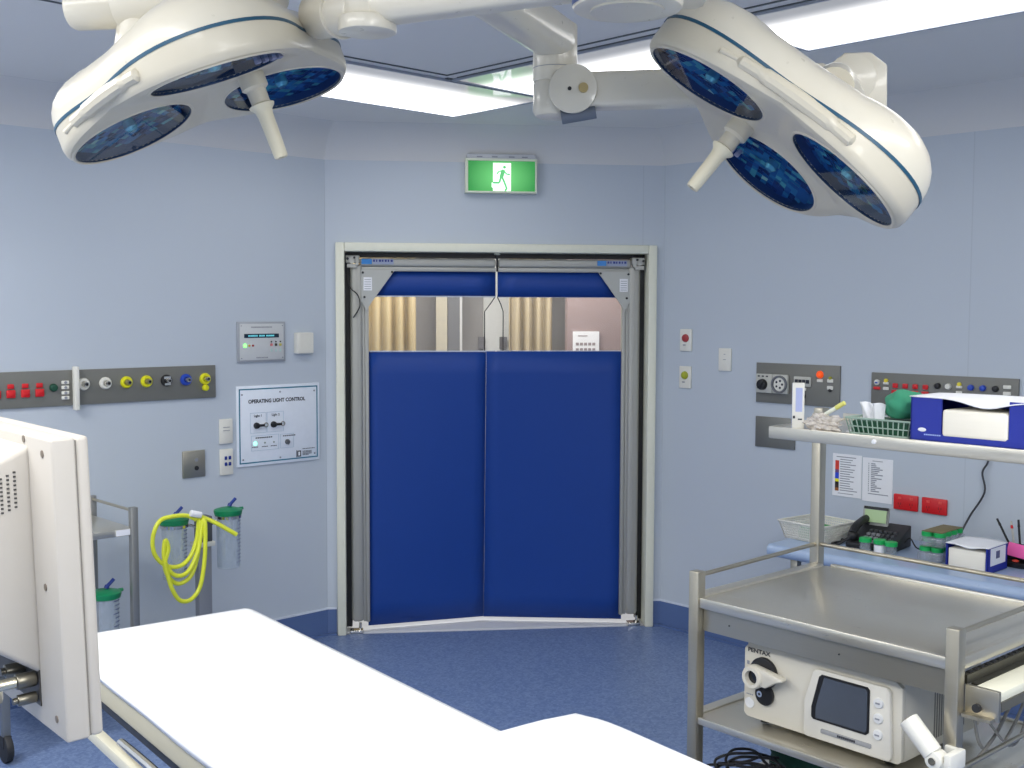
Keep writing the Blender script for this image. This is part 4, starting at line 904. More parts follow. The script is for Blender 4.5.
# scope socket
p = MB(); p.cyl((0.070, -0.012, 0.158), (0.070, 0.001, 0.158), 0.044, n=32, bev=0.003); p.cyl((0.074, -0.010, 0.098), (0.074, 0.001, 0.098), 0.030, n=28, bev=0.003); p.cyl((0.064, -0.016, 0.100), (0.064, -0.009, 0.100), 0.009, n=16, m=1); p.cyl((0.064, -0.017, 0.100), (0.064, -0.0155, 0.100), 0.004, n=4, m=0); p.build('scope_socket', [BLACK, CHROME], pr)
p = MB(); p.lathe([(0.018, 0), (0.030, 0), (0.033, 0.008), (0.033, 0.028), (0.029, 0.034), (0.020, 0.034), (0.018, 0)], n=28, cap=False, M=Matrix.Translation((0.056, -0.012, 0.150)) @ Matrix.Rotation(PI / 2, 4, 'X'))
p.prism([(0.060, 0.182), (0.150, 0.166), (0.154, 0.158), (0.130, 0.150), (0.098, 0.128), (0.080, 0.130), (0.086, 0.16)], -0.040, -0.012, bev=0.005); p.build('lever', CASE, pr)
p = MB(); p.cyl((0.056, -0.030, 0.150), (0.056, -0.012, 0.150), 0.020, n=24); p.build('lens_port', mat('dark_lens', (18, 20, 26), 0.15), pr)
p = MB(); p.lathe([(0.010, 0), (0.015, 0), (0.015, 0.003), (0.010, 0.003), (0.010, 0)], n=20, cap=False, M=Matrix.Translation((0.022, -0.0002, 0.062)) @ Matrix.Rotation(PI / 2, 4, 'X')); p.cyl((0.022, 0, 0.062), (0.022, -0.002, 0.062), 0.010); p.build('power_button', mat('silver_button', (216, 216, 214), 0.35), pr)
p = MB()
for k in range(4): p.box(0.010 + k * 0.006, 0.014 + k * 0.006, -0.001, 0.0, 0.084, 0.087)
for zz in (0.150, 0.170): p.box(0.010, 0.018, -0.001, 0.0, zz, zz + 0.010)
p.build('marking', GINK, pr)
p = MB()
for k in range(14): p.box(PW - 0.0005, PW + 0.001, 0.16 + k * 0.012, 0.166 + k * 0.012, 0.05, 0.19)
p.build('side_vents', mat('vent_grey', (120, 118, 110), 0.6), pr)  # vent slots as flat strips, greyer than the case
p = MB(); p.box(PW - 0.0005, PW + 0.004, 0.016, 0.034, 0.130, 0.137); p.build('red_mark', mat('maroon', (130, 30, 40), 0.5), pr)

# white scope holder clipped to the front right post
eh = thing('scope_holder', 'white tubular endoscope holder clipped to the front right trolley post', 'holder', tloc(TW + 0.012, 0.0, 0.70), TA)
a = Vector((-0.086, -0.075, 0.085)); b = Vector((-0.022, -0.075, 0.022)); 
p = MB(); dv = (b - a).normalized(); q = Vector((0, 0, 1)).rotation_difference(dv).to_matrix().to_4x4(); Lh = (b - a).length
p.lathe([(0.021, 0), (0.024, 0.002), (0.024, Lh), (0.016, Lh + 0.004), (0, Lh + 0.004)], n=28, cap=False, M=Matrix.Translation(a) @ q); p.lathe([(0.021, 0), (0.021, Lh * 0.8), (0, Lh * 0.8)], n=28, cap=False, M=Matrix.Translation(a) @ q); p.build('tube', WHITE, eh)
p = MB(); p.cyl((-0.012, -0.095, 0.010), (-0.012, -0.055, 0.010), 0.021, bev=0.004, n=24); p.box(-0.012, 0.022, -0.085, -0.060, -0.008, 0.012, bev=0.004); p.box(0.012, 0.030, -0.09, -0.018, -0.012, 0.032, bev=0.004); p.box(-0.018, 0.03, -0.03, -0.0175, -0.010, 0.03, bev=0.003); p.build('clamp', WHITE, eh)
p = MB(); p.cyl((-0.012, -0.099, 0.010), (-0.012, -0.094, 0.010), 0.009, n=16); p.build('bolt', CHROME, eh)

# tangle on the bottom shelf
bg = thing('accessory_box', 'pale box with green lid on the bottom trolley shelf under black cables', 'box', tloc(0.17, 0.20, 0.257), TA)
p = MB(); p.box(-0.12, 0.16, -0.15, 0.15, 0.0, 0.13, bev=0.012); p.build('box_body', mat('pale_box', (206, 206, 200), 0.5), bg)
p = MB(); p.box(-0.115, 0.155, -0.145, 0.145, 0.130, 0.145, bev=0.004); p.build('lid', mat('grey_white_lid', (216, 216, 212), 0.5), bg)
p = MB(); p.box(-0.09, -0.03, -0.10, -0.05, 0.1455, 0.150, bev=0.001); p.build('green_tab', mat('teal_green_tab', (40, 140, 110), 0.5), bg)
lump('green_pouch', 'dark green soft pouch under the lower trolley shelf', 'pouch', tloc(0.20, 0.25, 0.404), TA, 0.11, 0.075, 0.06, mat('deep_green_cloth', (14, 66, 50), 0.8, var=0.2), 8)
p = MB()
rc = random.Random(4)
for k in range(3):
    pts = []
    for j in range(22):
        a_ = j * 0.55 + k; r_ = 0.06 + 0.018 * math.sin(j * 1.3 + k * 2)
        pts.append((0.02 + r_ * math.cos(a_) * 1.3 + 0.01 * k, -0.03 + r_ * math.sin(a_), 0.018 + 0.007 * k + 0.055 * (0.5 + 0.5 * math.sin(j * 0.55 + k * 2.1)) ))
    p.tube(pts, 0.0042, n=6)
p.tube([(-0.06, -0.03, 0.03), (-0.10, -0.07, 0.02), (-0.115, -0.10, -0.05), (-0.14, -0.12, -0.14)], 0.0042, n=6)
tag(p.build('cable_coil', BLACK, loc=tloc(0.11, 0.10, 0.406), rz=TA), 'loosely coiled black cable on the bottom shelf of the trolley', 'cable')
p = MB(); p.tube([(0, 0, 0), (0.05, 0.01, 0.012), (0.10, -0.005, 0.006), (0.15, 0.01, 0.0)], 0.008, n=8); tag(p.build('red_tubing', mat('orange_red_hose', (216, 84, 58), 0.5), loc=tloc(0.16, 0.06, 0.412), rz=TA), 'short orange red tube beside the black cables on the bottom shelf', 'tube')
p = MB()
p.tube([(0, 0, 0.15), (0.01, 0.02, 0.05), (0.02, 0.10, 0.02), (0.03, 0.20, 0.10), (0.02, 0.26, 0.18), (0.0, 0.20, 0.10), (0.02, 0.08, 0.06), (0.01, 0.0, 0.012)], 0.0045, n=6)
p.tube([(0.02, 0.30, 0.20), (0.03, 0.22, 0.05), (0.04, 0.12, 0.03), (0.02, 0.05, 0.10)], 0.004, n=6)
tag(p.build('grey_cable', mat('grey_cord', (140, 138, 132), 0.5), loc=tloc(TW - 0.06, 0.22, 0.60), rz=TA), 'looped grey cable behind the processor on the right of the lower shelf', 'cable')

# ------------------------------------------------------------------ operating table
OA = math.atan2(0.607, 0.794)
ot = thing('operating_table', 'operating table with beige padded sides and steel rail in the foreground', 'operating table', (-0.79, 3.40, 0), OA)
TBL = 1.9
p = MB(); p.box(-0.555, -0.005, -TBL, -0.006, 0.770, 0.832, bev=0.012, seg=3); p.build('mattress', BEIGE, ot)
p = MB(); p.box(-0.515, -0.04, -TBL, -0.04, 0.715, 0.769); p.build('table_deck', mat('dark_deck', (60, 62, 66), 0.5), ot)
for x in (-0.598, 0.012):
    p = MB(); p.box(x, x + 0.026, -TBL, -0.10, 0.70, 0.728, bev=0.003)
    for k in range(5): p.box(min(x + 0.02, -0.02) if x < -0.3 else -0.02, (x + 0.05) if x < -0.3 else x + 0.006, -0.25 - k * 0.38, -0.21 - k * 0.38, 0.708, 0.722)
    p.build('side_rail', [mat('cream_rail', (200, 196, 176), 0.4)] if x < -0.3 else STEEL, ot)
p = MB(); p.tube([(-0.572, -0.55, 0.735), (-0.575, -0.75, 0.742), (-0.572, -0.98, 0.735)], 0.011, n=10); p.build('release_bar', CHROME, ot)
p = MB(); p.box(-0.44, -0.12, -1.25, -0.75, 0.12, 0.715, bev=0.03); p.build('column', STEEL, ot)
p = MB(); p.box(-0.53, -0.03, -1.75, -0.30, 0.02, 0.12, bev=0.03); p.build('base', STEEL, ot)
def drape(u, v):
    x = -0.565 + 0.565 * u; y = -TBL * v
    ed = max(0, abs(u - 0.5) * 2 - 0.93) / 0.07; e2 = max(0, 0.02 - v) / 0.02
    z = 0.853 - 0.003 * ed ** 2 - 0.003 * e2 ** 2 + 0.0025 * math.sin(u * 7 + v * 9) * math.sin(v * 17) * (1 - ed)
    return Vector((x, y, z))
p = MB(); p.grid(drape, 40, 60); sh = p.build('bed_sheet', SHEET, loc=(-0.79, 3.40, 0), rz=OA, ang=80); md = sh.modifiers.new('thick', 'SOLIDIFY'); md.thickness = 0.018; md.offset = -1
tag(sh, 'plain white sheet spread flat over the operating table', 'sheet')
def puff():
    b = bmesh.new(); bmesh.ops.create_cube(b, size=1); bmesh.ops.subdivide_edges(b, edges=b.edges[:], cuts=14, use_grid_fill=True)
    hx, hy, hz = 0.36, 0.25, 0.046
    for v in b.verts:
        x, y, z = v.co * 2
        k = (1 - 0.55 * abs(x) ** 5) * (1 - 0.55 * abs(y) ** 5)
        sq = 1 - 0.05 * (abs(x * y)) ** 2
        v.co = Vector((x * hx * (1 - 0.03 * z * z) * sq, y * hy * (1 - 0.03 * z * z) * sq, hz + z * hz * max(0.3, k) + 0.003 * math.sin(x * 5 + y * 3)))
    m = MB(); m._merge(b, 0, None)
    return m
pw = puff().build('pillow', SHEET, loc=(-0.79 + 0.794 * -0.262 + 0.607 * 1.66, 3.40 + 0.607 * -0.262 - 0.794 * 1.66, 0.858), rz=OA, ang=80)
tag(pw, 'plump white pillow at the near end of the operating table', 'pillow')

# ------------------------------------------------------------------ monitor in the left foreground (back view)
MA = math.radians(-49.0)
mo = thing('medical_monitor', 'large cream monitor seen from behind at the left edge of the room', 'monitor', (-0.594, 1.50, 0), MA)
z0, z1 = 1.166, 1.577; mw = 0.50
p = MB(); p.box(-mw, 0, 0.0, 0.032, z0, z1, bev=0.004, seg=3); p.build('rear_shell', MONI, mo)
p = MB(); p.box(-mw - 0.001, 0.001, 0.0330, 0.050, z0 + 0.001, z1 + 0.001, bev=0.006, seg=3); bz = p.build('bezel', MONI, mo)
p = MB(); p.box(-mw + 0.035, -0.035, 0.0525, 0.0535, z0 + 0.04, z1 - 0.035); p.build('screen', SCREENM, bz)
p = MB(); p.box(-mw + 0.004, -0.0025, 0.031, 0.0345, z0 + 0.0025, z1 - 0.004); p.build('seam', mat('seam_grey', (120, 116, 108), 0.7), mo)  # parting line as a thin strip, darker than the casing
A_ = [(-mw + 0.05, z0 + 0.072), (-0.089, z0 + 0.072), (-0.089, z1 - 0.014), (-mw + 0.05, z1 - 0.014)]
B_ = [(-mw + 0.10, z0 + 0.19), (-0.103, z0 + 0.19), (-0.103, z1 - 0.085), (-mw + 0.10, z1 - 0.085)]
p = MB(); va = [p.bm.verts.new((x, 0.004, z)) for x, z in A_]; vb = [p.bm.verts.new((x, -0.16, z)) for x, z in B_]
p.bm.faces.new(va); p.bm.faces.new(vb[::-1])
for k in range(4): p.bm.faces.new((va[k], vb[k], vb[(k + 1) % 4], va[(k + 1) % 4]))
bmesh.ops.recalc_face_normals(p.bm, faces=p.bm.faces); bmesh.ops.bevel(p.bm, geom=list(p.bm.edges), offset=0.008, segments=3, affect='EDGES', profile=0.5)
hs = p.build('rear_housing', MONI, mo)
p = MB()
for r_ in range(9):
    for c_ in range(8):
        y = -0.020 - c_ * 0.0088; t = (0.004 - y) / 0.164; x = -0.089 - 0.014 * t + 0.0006; zt = z1 - 0.014 - 0.071 * t - 0.026 - r_ * 0.0062 * (1 - 0.25 * t)
        p.box(x - 0.001, x + 0.0006, y - 0.0017, y + 0.0017, zt - 0.0013, zt + 0.0013)
p.build('vent_slots', mat('vent_dark', (70, 68, 66), 0.7), hs)
for x, z in ((-0.034, z1 - 0.022), (-0.034, z0 + 0.025), (-0.105, z1 - 0.008), (-0.050, z0 + 0.205)):
    p = MB(); p.cyl((x, 0.003, z), (x, -0.0012, z), 0.005, n=14); p.build('screw', mat('screw_hole', (110, 100, 88), 0.5), mo)
p = MB(); p.box(-mw + 0.06, -0.092, -0.002, 0.0, z0 + 0.028, z0 + 0.095); p.build('connector_bay', mat('bay_dark', (64, 62, 58), 0.5), mo)
for x, z, r_ in ((-0.104, z0 + 0.066, 0.011), (-0.102, z0 + 0.040, 0.008), (-0.15, z0 + 0.07, 0.010), (-0.20, z0 + 0.05, 0.008)):
    p = MB(); p.cyl((x, -0.004, z), (x, -0.030, z), r_, bev=0.001, n=16); p.cyl((x, -0.030, z), (x, -0.036, z), r_ * 0.6, n=16); p.build('connector', mat('nickel_connector', (120, 116, 104), 0.3, metal=0.9), mo)
p = MB(); p.cyl((-0.104, -0.03, z0 + 0.066), (-0.115, -0.13, z0 + 0.064), 0.008, 0.008, n=14); p.cyl((-0.115, -0.13, z0 + 0.064), (-0.125, -0.2, z0 + 0.045), 0.005); p.build('cable_plug', mat('nickel_plug', (206, 198, 172), 0.25, metal=0.9), mo)
p = MB(); p.box(-0.47, -0.36, 0.0, 0.03, z0 - 0.05, z0 + 0.002, bev=0.008); p.cyl((-0.43, 0.015, 0.06), (-0.43, 0.015, z0 - 0.03), 0.022); p.box(-0.63, -0.26, -0.18, 0.21, 0.03, 0.07, bev=0.02); p.build('stand', STEEL, mo)
TM = Matrix.Translation((0, 0, z0)) @ Matrix.Rotation(math.radians(1.8), 4, 'X') @ Matrix.Translation((0, 0, -z0))
for ch in mo.children:
    if not ch.name.startswith('stand'): ch.matrix_local = TM @ ch.matrix_local
# ------------------------------------------------------------------ left trolley, suction jars and stand
lt = thing('side_trolley', 'narrow steel trolley standing between the monitor and the left wall', 'trolley', onleft(1.365, 0, 0.604), LA)
for x, y in ((0, 0), (0.0, 0.40), (-0.53, 0), (-0.53, 0.40)):
    p = MB(); p.box(x - 0.015, x + 0.015, y - 0.015, y + 0.015, 0.10, 0.93, bev=0.003); p.build('post', mat('trolley_dull_steel', (150, 150, 146), 0.4, metal=0.8), lt)
    p = MB(); p.cyl((x - 0.014, y, 0.055), (x + 0.014, y, 0.055), 0.055, bev=0.006); p.box(x - 0.016, x + 0.016, y - 0.016, y + 0.016, 0.06, 0.105); p.build('castor', SOFTBLACK, lt)
for zz, nm in ((0.845, 'top_shelf'), (0.30, 'lower_shelf')):
    p = MB(); p.box(-0.53, 0, 0.0, 0.40, zz - 0.03, zz, bev=0.003); p.build(nm, STEELT, lt)
p = MB(); p.cyl((0, 0, 0.915), (0, 0.40, 0.915), 0.006); p.cyl((-0.53, 0, 0.915), (-0.53, 0.40, 0.915), 0.006); p.cyl((-0.53, 0.40, 0.915), (0, 0.40, 0.915), 0.006); p.build('guard_rail', STEEL, lt)
p = MB(); p.box(-0.075, -0.016, -0.004, -0.0005, 0.818, 0.842); p.build('label_plate', PWHITE, lt)
def jar(label, loc, rz, spout=1):
    o = thing('suction_jar', label, 'suction jar', loc, rz, 'clear suction jars with green lids')
    r, h = 0.056, 0.27
    m = MB(); m.lathe([(0, 0), (r * 0.9, 0), (r * 0.94, 0.006), (r, h), (r - 0.003, h), (r * 0.91, 0.008), (0, 0.008)], n=28); m.build('jar_body', CLEARJ, o)
    m = MB(); m.lathe([(r + 0.002, h - 0.022), (r + 0.006, h - 0.02), (r + 0.010, h - 0.004), (r + 0.010, h + 0.003), (r + 0.002, h + 0.007), (r * 0.72, h + 0.012), (0.02, h + 0.016), (0, h + 0.016)], n=28); m.cyl((r + 0.004, 0, h), (r + 0.022, 0, h + 0.002), 0.009, 0.007); m.build('lid', mat('jar_lid_green', (10, 124, 78), 0.4), o)
    m = MB(); m.cyl((0.006, 0, h + 0.018), (0.012, 0, h + 0.030), 0.010); m.tube([(0.010, 0, h + 0.026), (0.022, 0.0, h + 0.036), (0.040, 0.0, h + 0.052)], 0.0075); m.build('spout', mat('navy_spout', (24, 50, 130), 0.4), o)
    m = MB()
    for k in range(13):
        a0, a1 = (-1.15, -0.55) if k % 3 else (-1.35, -0.55)
        zz = 0.03 + k * 0.0175; rr = r * (0.94 + 0.06 * zz / h) + 0.0006
        m.tube([(rr * math.cos(a0 + (a1 - a0) * t / 5), rr * math.sin(a0 + (a1 - a0) * t / 5), zz) for t in range(6)], 0.0019, n=4, smooth=False)
    m.build('scale_marks', mat('blue_grey_print', (52, 62, 104), 0.7), o)
    return o
j1 = jar('suction jar with yellow hose draped over it beside the grey stand', onleft(1.03, 0.525, 0.30), LA)
j2 = dup(j1, 'clear suction jar with green lid on the right of the grey stand', onleft(0.757, 0.535, 0.30), LA + 0.0)
j3 = dup(j1, 'suction jar low on the trolley, half hidden by the big monitor', onleft(1.455, 0.302, 0.52), LA)
ss = thing('suction_stand', 'grey metal suction stand between the two hanging jars', 'stand', onleft(0.888, 0, 0.30), LA)
p = MB(); p.box(-0.033, 0.033, -0.02, 0.02, 0.03, 0.66, bev=0.003); p.build('post', mat('grey_stand_metal', (150, 152, 156), 0.45, metal=0.5), ss)
p = MB(); p.box(-0.03, 0.034, -0.03, 0.03, 0.675, 0.795, bev=0.006); p.build('vacuum_head', mat('dark_grey_housing', (84, 86, 90), 0.45), ss)
p = MB(); p.box(-0.05, 0.045, -0.035, 0.03, 0.655, 0.677, bev=0.003); p.build('bracket', WHITE, ss)
for x, c in ((-0.142, 1), (0.131, -1)):
    p = MB(); p.lathe([(0.0575, 0), (0.062, 0), (0.062, 0.012), (0.0575, 0.012), (0.0575, 0)], n=28, cap=False, M=Matrix.Translation((x, 0, 0.760 if c > 0 else 0.770))); p.cyl((x + c * 0.06, 0, 0.765), (c * -0.028, 0, 0.745), 0.007); p.build('jar_ring', CHROME, ss)
p = MB(); p.box(-0.2, 0.2, -0.16, 0.16, 0.03, 0.06, bev=0.015)
for x in (-0.17, 0.17):
    for y in (-0.13, 0.13): p.cyl((x - 0.01, y, 0.022), (x + 0.01, y, 0.022), 0.022, m=1)
p.build('base', [mat('grey_stand_metal', (150, 152, 156), 0.45, metal=0.5), SOFTBLACK], ss)
yh = thing('suction_hose', 'coiled bright yellow hose draped around the left suction jar', 'hose', onleft(1.03, 0.525, 0.30), LA)
p = MB()
T0 = (0.11, -0.075, 0.295)
def loop(l, rgt, top, bot, d, ph=0):
    cx, rx = (l + rgt) / 2, (rgt - l) / 2; cz, rz_ = (top + bot) / 2, (top - bot) / 2
    return [(cx + rx * math.cos(a), d - 0.006 * math.sin(a * 2 + ph), cz + rz_ * math.sin(a) - 0.25 * rz_ * (math.cos(a)) * 0.5) for a in [PI * 0.35 + 2 * PI * k / 16 for k in range(17)]]
pts = [(0.10, -0.075, 0.285), (0.05, -0.075, 0.31), (-0.03, -0.078, 0.315), (-0.09, -0.075, 0.30), (-0.125, -0.075, 0.23), (-0.12, -0.078, 0.15), (-0.07, -0.085, 0.09), (0.0, -0.088, 0.075), (0.06, -0.085, 0.11), (0.10, -0.08, 0.19), (0.115, -0.076, 0.28),
       (0.115, -0.088, 0.26), (0.10, -0.095, 0.14), (0.06, -0.10, 0.03), (0.0, -0.10, -0.005), (-0.05, -0.10, 0.02), (-0.08, -0.098, 0.09), (-0.06, -0.098, 0.17), (-0.075, -0.096, 0.21), (-0.08, -0.096, 0.12), (-0.04, -0.108, 0.045),
       (0.03, -0.11, 0.045), (0.09, -0.108, 0.14), (0.12, -0.10, 0.27), (0.128, -0.112, 0.26), (0.118, -0.12, 0.10), (0.09, -0.122, -0.03), (0.04, -0.122, -0.085), (-0.015, -0.12, -0.08), (-0.055, -0.12, -0.02), (-0.078, -0.116, 0.06), (-0.085, -0.112, 0.11)]
p.tube([(x_ * 0.92 - 0.024, y_, z_ * 0.94 + 0.004) for x_, y_, z_ in pts], 0.0098, n=10); p.build('coil', YTUBE, yh)
p = MB(); p.tube([(0.06, -0.085, 0.30), (0.10, -0.09, 0.278), (0.15, -0.11, 0.25), (0.20, -0.13, 0.215), (0.236, -0.14, 0.19)], 0.0098, n=10); p.build('free_end', YTUBE, yh)
p = MB(); p.cyl((0.035, -0.088, 0.306), (0.085, -0.092, 0.292), 0.015, bev=0.003); p.build('tape_wrap', PWHITE, yh)

# ------------------------------------------------------------------ surgical lights
def rad(t): return 0.315 + 0.050 * math.cos(3 * t)
def shell(prof, n=96, m=0, top=False):
    """prof: list of (fraction of outline, z function of angle)"""
    b = bmesh.new(); rings = []
    for f_, zf in prof:
        if f_ == 0: rings.append([b.verts.new((0, 0, zf(0)))]); continue
        rings.append([b.verts.new((rad(2 * PI * k / n) * f_ * math.cos(2 * PI * k / n), rad(2 * PI * k / n) * f_ * math.sin(2 * PI * k / n), zf(2 * PI * k / n))) for k in range(n)])
    for a_, c_ in zip(rings, rings[1:]):
        for k in range(n):
            k2 = (k + 1) % n
            if len(a_) == 1: b.faces.new((a_[0], c_[k2], c_[k]))
            elif len(c_) == 1: b.faces.new((a_[k], a_[k2], c_[0]))
            else: b.faces.new((a_[k], a_[k2], c_[k2], c_[k]))
    mb = MB(); mb._merge(b, m, None); return mb
SLOPE = 0.12
TILT = math.atan(SLOPE)
LOBES = [0.0, 2 * PI / 3, 4 * PI / 3]
def under(f_, t):
    """height of the faceted underside at fraction f_ of the outline"""
    d = abs((t + PI / 3) % (2 * PI / 3) - PI / 3)
    return 0.008 + SLOPE * (0.365 - f_ * rad(t) * math.cos(d))
def discM(a):
    # origin at disc centre on the underside, local -z looks out, tilted to the lamp axis
    return Matrix.Translation((0.207 * math.cos(a), 0.207 * math.sin(a), 0.008 + SLOPE * (0.365 - 0.207))) @ Matrix.Rotation(a, 4, 'Z') @ Matrix.Rotation(TILT, 4, 'Y')
_lamp_cache = {}
def lamp_meshes():
    c = _lamp_cache
    def zb(f_): return lambda t: under(f_, t)
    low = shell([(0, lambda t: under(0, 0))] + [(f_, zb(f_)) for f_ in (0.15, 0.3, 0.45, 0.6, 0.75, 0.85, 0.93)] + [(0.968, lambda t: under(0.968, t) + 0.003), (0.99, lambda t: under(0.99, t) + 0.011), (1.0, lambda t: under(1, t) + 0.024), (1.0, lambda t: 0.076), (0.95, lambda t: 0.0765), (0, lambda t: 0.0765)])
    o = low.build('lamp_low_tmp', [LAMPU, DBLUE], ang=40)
    for a in LOBES:
        cm = MB(); cm.cyl((0, 0, -0.10), (0, 0, 0.040), 0.141, 0.139, n=64, m=1); cu = cm.build('cut', [LAMPU, DBLUE], ang=0); cu.matrix_world = discM(a)
        bpy.context.view_layer.update()
        md = o.modifiers.new('cut', 'BOOLEAN'); md.operation = 'DIFFERENCE'; md.object = cu; md.solver = 'EXACT'; md.material_mode = 'INDEX'
        dg = bpy.context.evaluated_depsgraph_get(); me = bpy.data.meshes.new_from_object(o.evaluated_get(dg))
        o.modifiers.clear(); o.data = me; bpy.data.objects.remove(cu)
    me = o.data; me.polygons.foreach_set('use_smooth', [True] * len(me.polygons)); me.set_sharp_from_angle(angle=math.radians(35))
    bpy.data.objects.remove(o); c['low'] = me
    g = shell([(0.985, lambda t: 0.0755), (1.005, lambda t: 0.0755), (1.005, lambda t: 0.0825), (0.985, lambda t: 0.0825)]); o = g.build('g', GASK, ang=40); c['gask'] = o.data; bpy.data.objects.remove(o)
    def zd(u):
        def f(t):
            k = max(0.0, math.cos(3 * t)); lob = 0.020 * math.sin(PI * min(1, max(0, u))) * k
            return 0.0825 + 0.105 * math.sin(u * PI / 2) ** 0.9 + lob
        return f
    d = shell([(1.0, lambda t: 0.0825)] + [(math.cos(u * PI / 2) ** 0.62, zd(u)) for u in (0.08, 0.16, 0.25, 0.35, 0.46, 0.58, 0.70, 0.82, 0.92, 0.98)] + [(0, lambda t: 0.1875)])
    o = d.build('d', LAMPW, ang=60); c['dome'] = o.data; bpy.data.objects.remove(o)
    # mosaic reflector: shallow bowl of small square mirrors, each tipped a little, some with painted glints
    for v in range(3):
        rnd = random.Random(20 + v); b = bmesh.new(); N = 18; R_ = 0.150; st_ = 2 * R_ / N
        cell = {}
        for i in range(N):
            for j in range(N):
                x0 = -R_ + i * st_; y0 = -R_ + j * st_; cx, cy = x0 + st_ / 2, y0 + st_ / 2; rr = math.hypot(cx, cy)
                if rr > 0.1415: continue
                big = (i // 2, j // 2)
                if big not in cell: cell[big] = (rnd.uniform(-1, 1), rnd.uniform(-1, 1), rnd.random())
                k0 = cell[big] if rnd.random() < 0.6 else (rnd.uniform(-1, 1), rnd.uniform(-1, 1), rnd.random())
                def z(x, y): return 0.008 + 0.010 * (1 - (x * x + y * y) / R_ ** 2)
                tx, ty = k0[0] * 0.13, k0[1] * 0.13
                vs = [b.verts.new((x, y, z(x, y) + tx * (x - cx) + ty * (y - cy))) for x, y in ((x0, y0), (x0 + st_, y0), (x0 + st_, y0 + st_), (x0, y0 + st_))]
                f_ = b.faces.new(vs[::-1]); q = k0[2] * 0.8 + rnd.random() * 0.2
                f_.material_index = 0 if q < 0.34 else 1 if q < 0.52 else 2 if q < 0.74 else 3 if q < 0.91 else 4
        me = bpy.data.meshes.new('reflector'); b.to_mesh(me); b.free()
        for m_ in MOS: me.materials.append(m_)
        c['ref%d' % v] = me
lamp_meshes()
def child(name, me, parent, M=None, label=None):
    o = bpy.data.objects.new(name, me); COL.objects.link(o); o.parent = parent
    if M is not None: o.matrix_local = M
    if label: o['label'] = label
    return o
def head(root, Mh, hl):
    c = _lamp_cache
    low = child('lamp_housing', c['low'], root, Mh); child('gasket', c['gask'], low); child('dome', c['dome'], root, Mh)
    for k, a in enumerate(LOBES):
        r = child('reflector', c['ref%d' % k], root, Mh @ discM(a) @ Matrix.Translation((0, 0, 0.014)))
        g = MB(); g.lathe([(0, 0.003), (0.1395, 0.003)], n=48, cap=False); go = g.build('cover_glass', GLASS, r, ang=0); go.matrix_local = Matrix.Translation((0, 0, -0.014))
        g = MB(); g.lathe([(0.1395, 0.006), (0.1405, -0.0012), (0.1455, -0.0012), (0.148, 0.002)], n=56, cap=False); go = g.build('bezel', LAMPU, r); go.matrix_local = Matrix.Translation((0, 0, -0.014))
        g = MB(); g.lathe([(0.0, 0.02), (0.014, 0.02), (0.016, 0.004), (0.010, -0.004), (0, -0.005)], n=20); go = g.build('bulb', mat('bulb_glass', (120, 190, 200), 0.15, metal=0.6), r); go.matrix_local = Matrix.Translation((0, 0, -0.002))
    # grip handle in the neck between two lobes
    x = -0.105; m = MB()
    m.lathe([(0.030, 0.05), (0.030, 0.014), (0.022, 0.008), (0.021, -0.022), (0.0, -0.022)], n=24, M=Matrix.Translation((x, 0, 0)), cap=False)
    m.build('handle_mount', LAMPU, root, M=Mh)
    m = MB(); m.lathe([(0.022, -0.022), (0.029, -0.026), (0.027, -0.031), (0.020, -0.038), (0.0175, -0.05), (0.0155, -hl + 0.004), (0.014, -hl), (0.006, -hl), (0.006, -hl + 0.02), (0, -hl + 0.02)], n=24, M=Matrix.Translation((x, 0, 0)), cap=False)
    m.build('sterile_handle', mat('handle_cream', (214, 206, 180), 0.4), root, M=Mh)
    # grab ridges along two sides
    for a in (PI / 3, -PI / 3):
        m = MB(); T = Matrix.Rotation(a, 4, 'Z')
        m.tube([T @ Vector((rad(PI / 3) + 0.004 + 0.004 * (t * t), t * 0.165, 0.062 - 0.010 * t * t)) for t in (-1, -0.7, -0.35, 0, 0.35, 0.7, 1)], [0.006, 0.014, 0.017, 0.018, 0.017, 0.014, 0.006], n=10)
        m.build('grab_ridge', LAMPU, root, M=Mh)
    m = MB(); T = Matrix.Rotation(PI - 0.62, 4, 'Z')
    for q, w_ in ((0.0, 0.012), (0.016, 0.020), (0.032, 0.016), (0.046, 0.022)):
        m.box(0.235 + q * 0.3, 0.247 + q * 0.3, -0.02 + q, -0.02 + q + 0.010, under(0.75, PI - 0.62) - 0.004, 0.04, M=T)
    m.build('printed_marks', mat('grey_blue_marks', (130, 134, 160), 0.6), root, M=Mh)

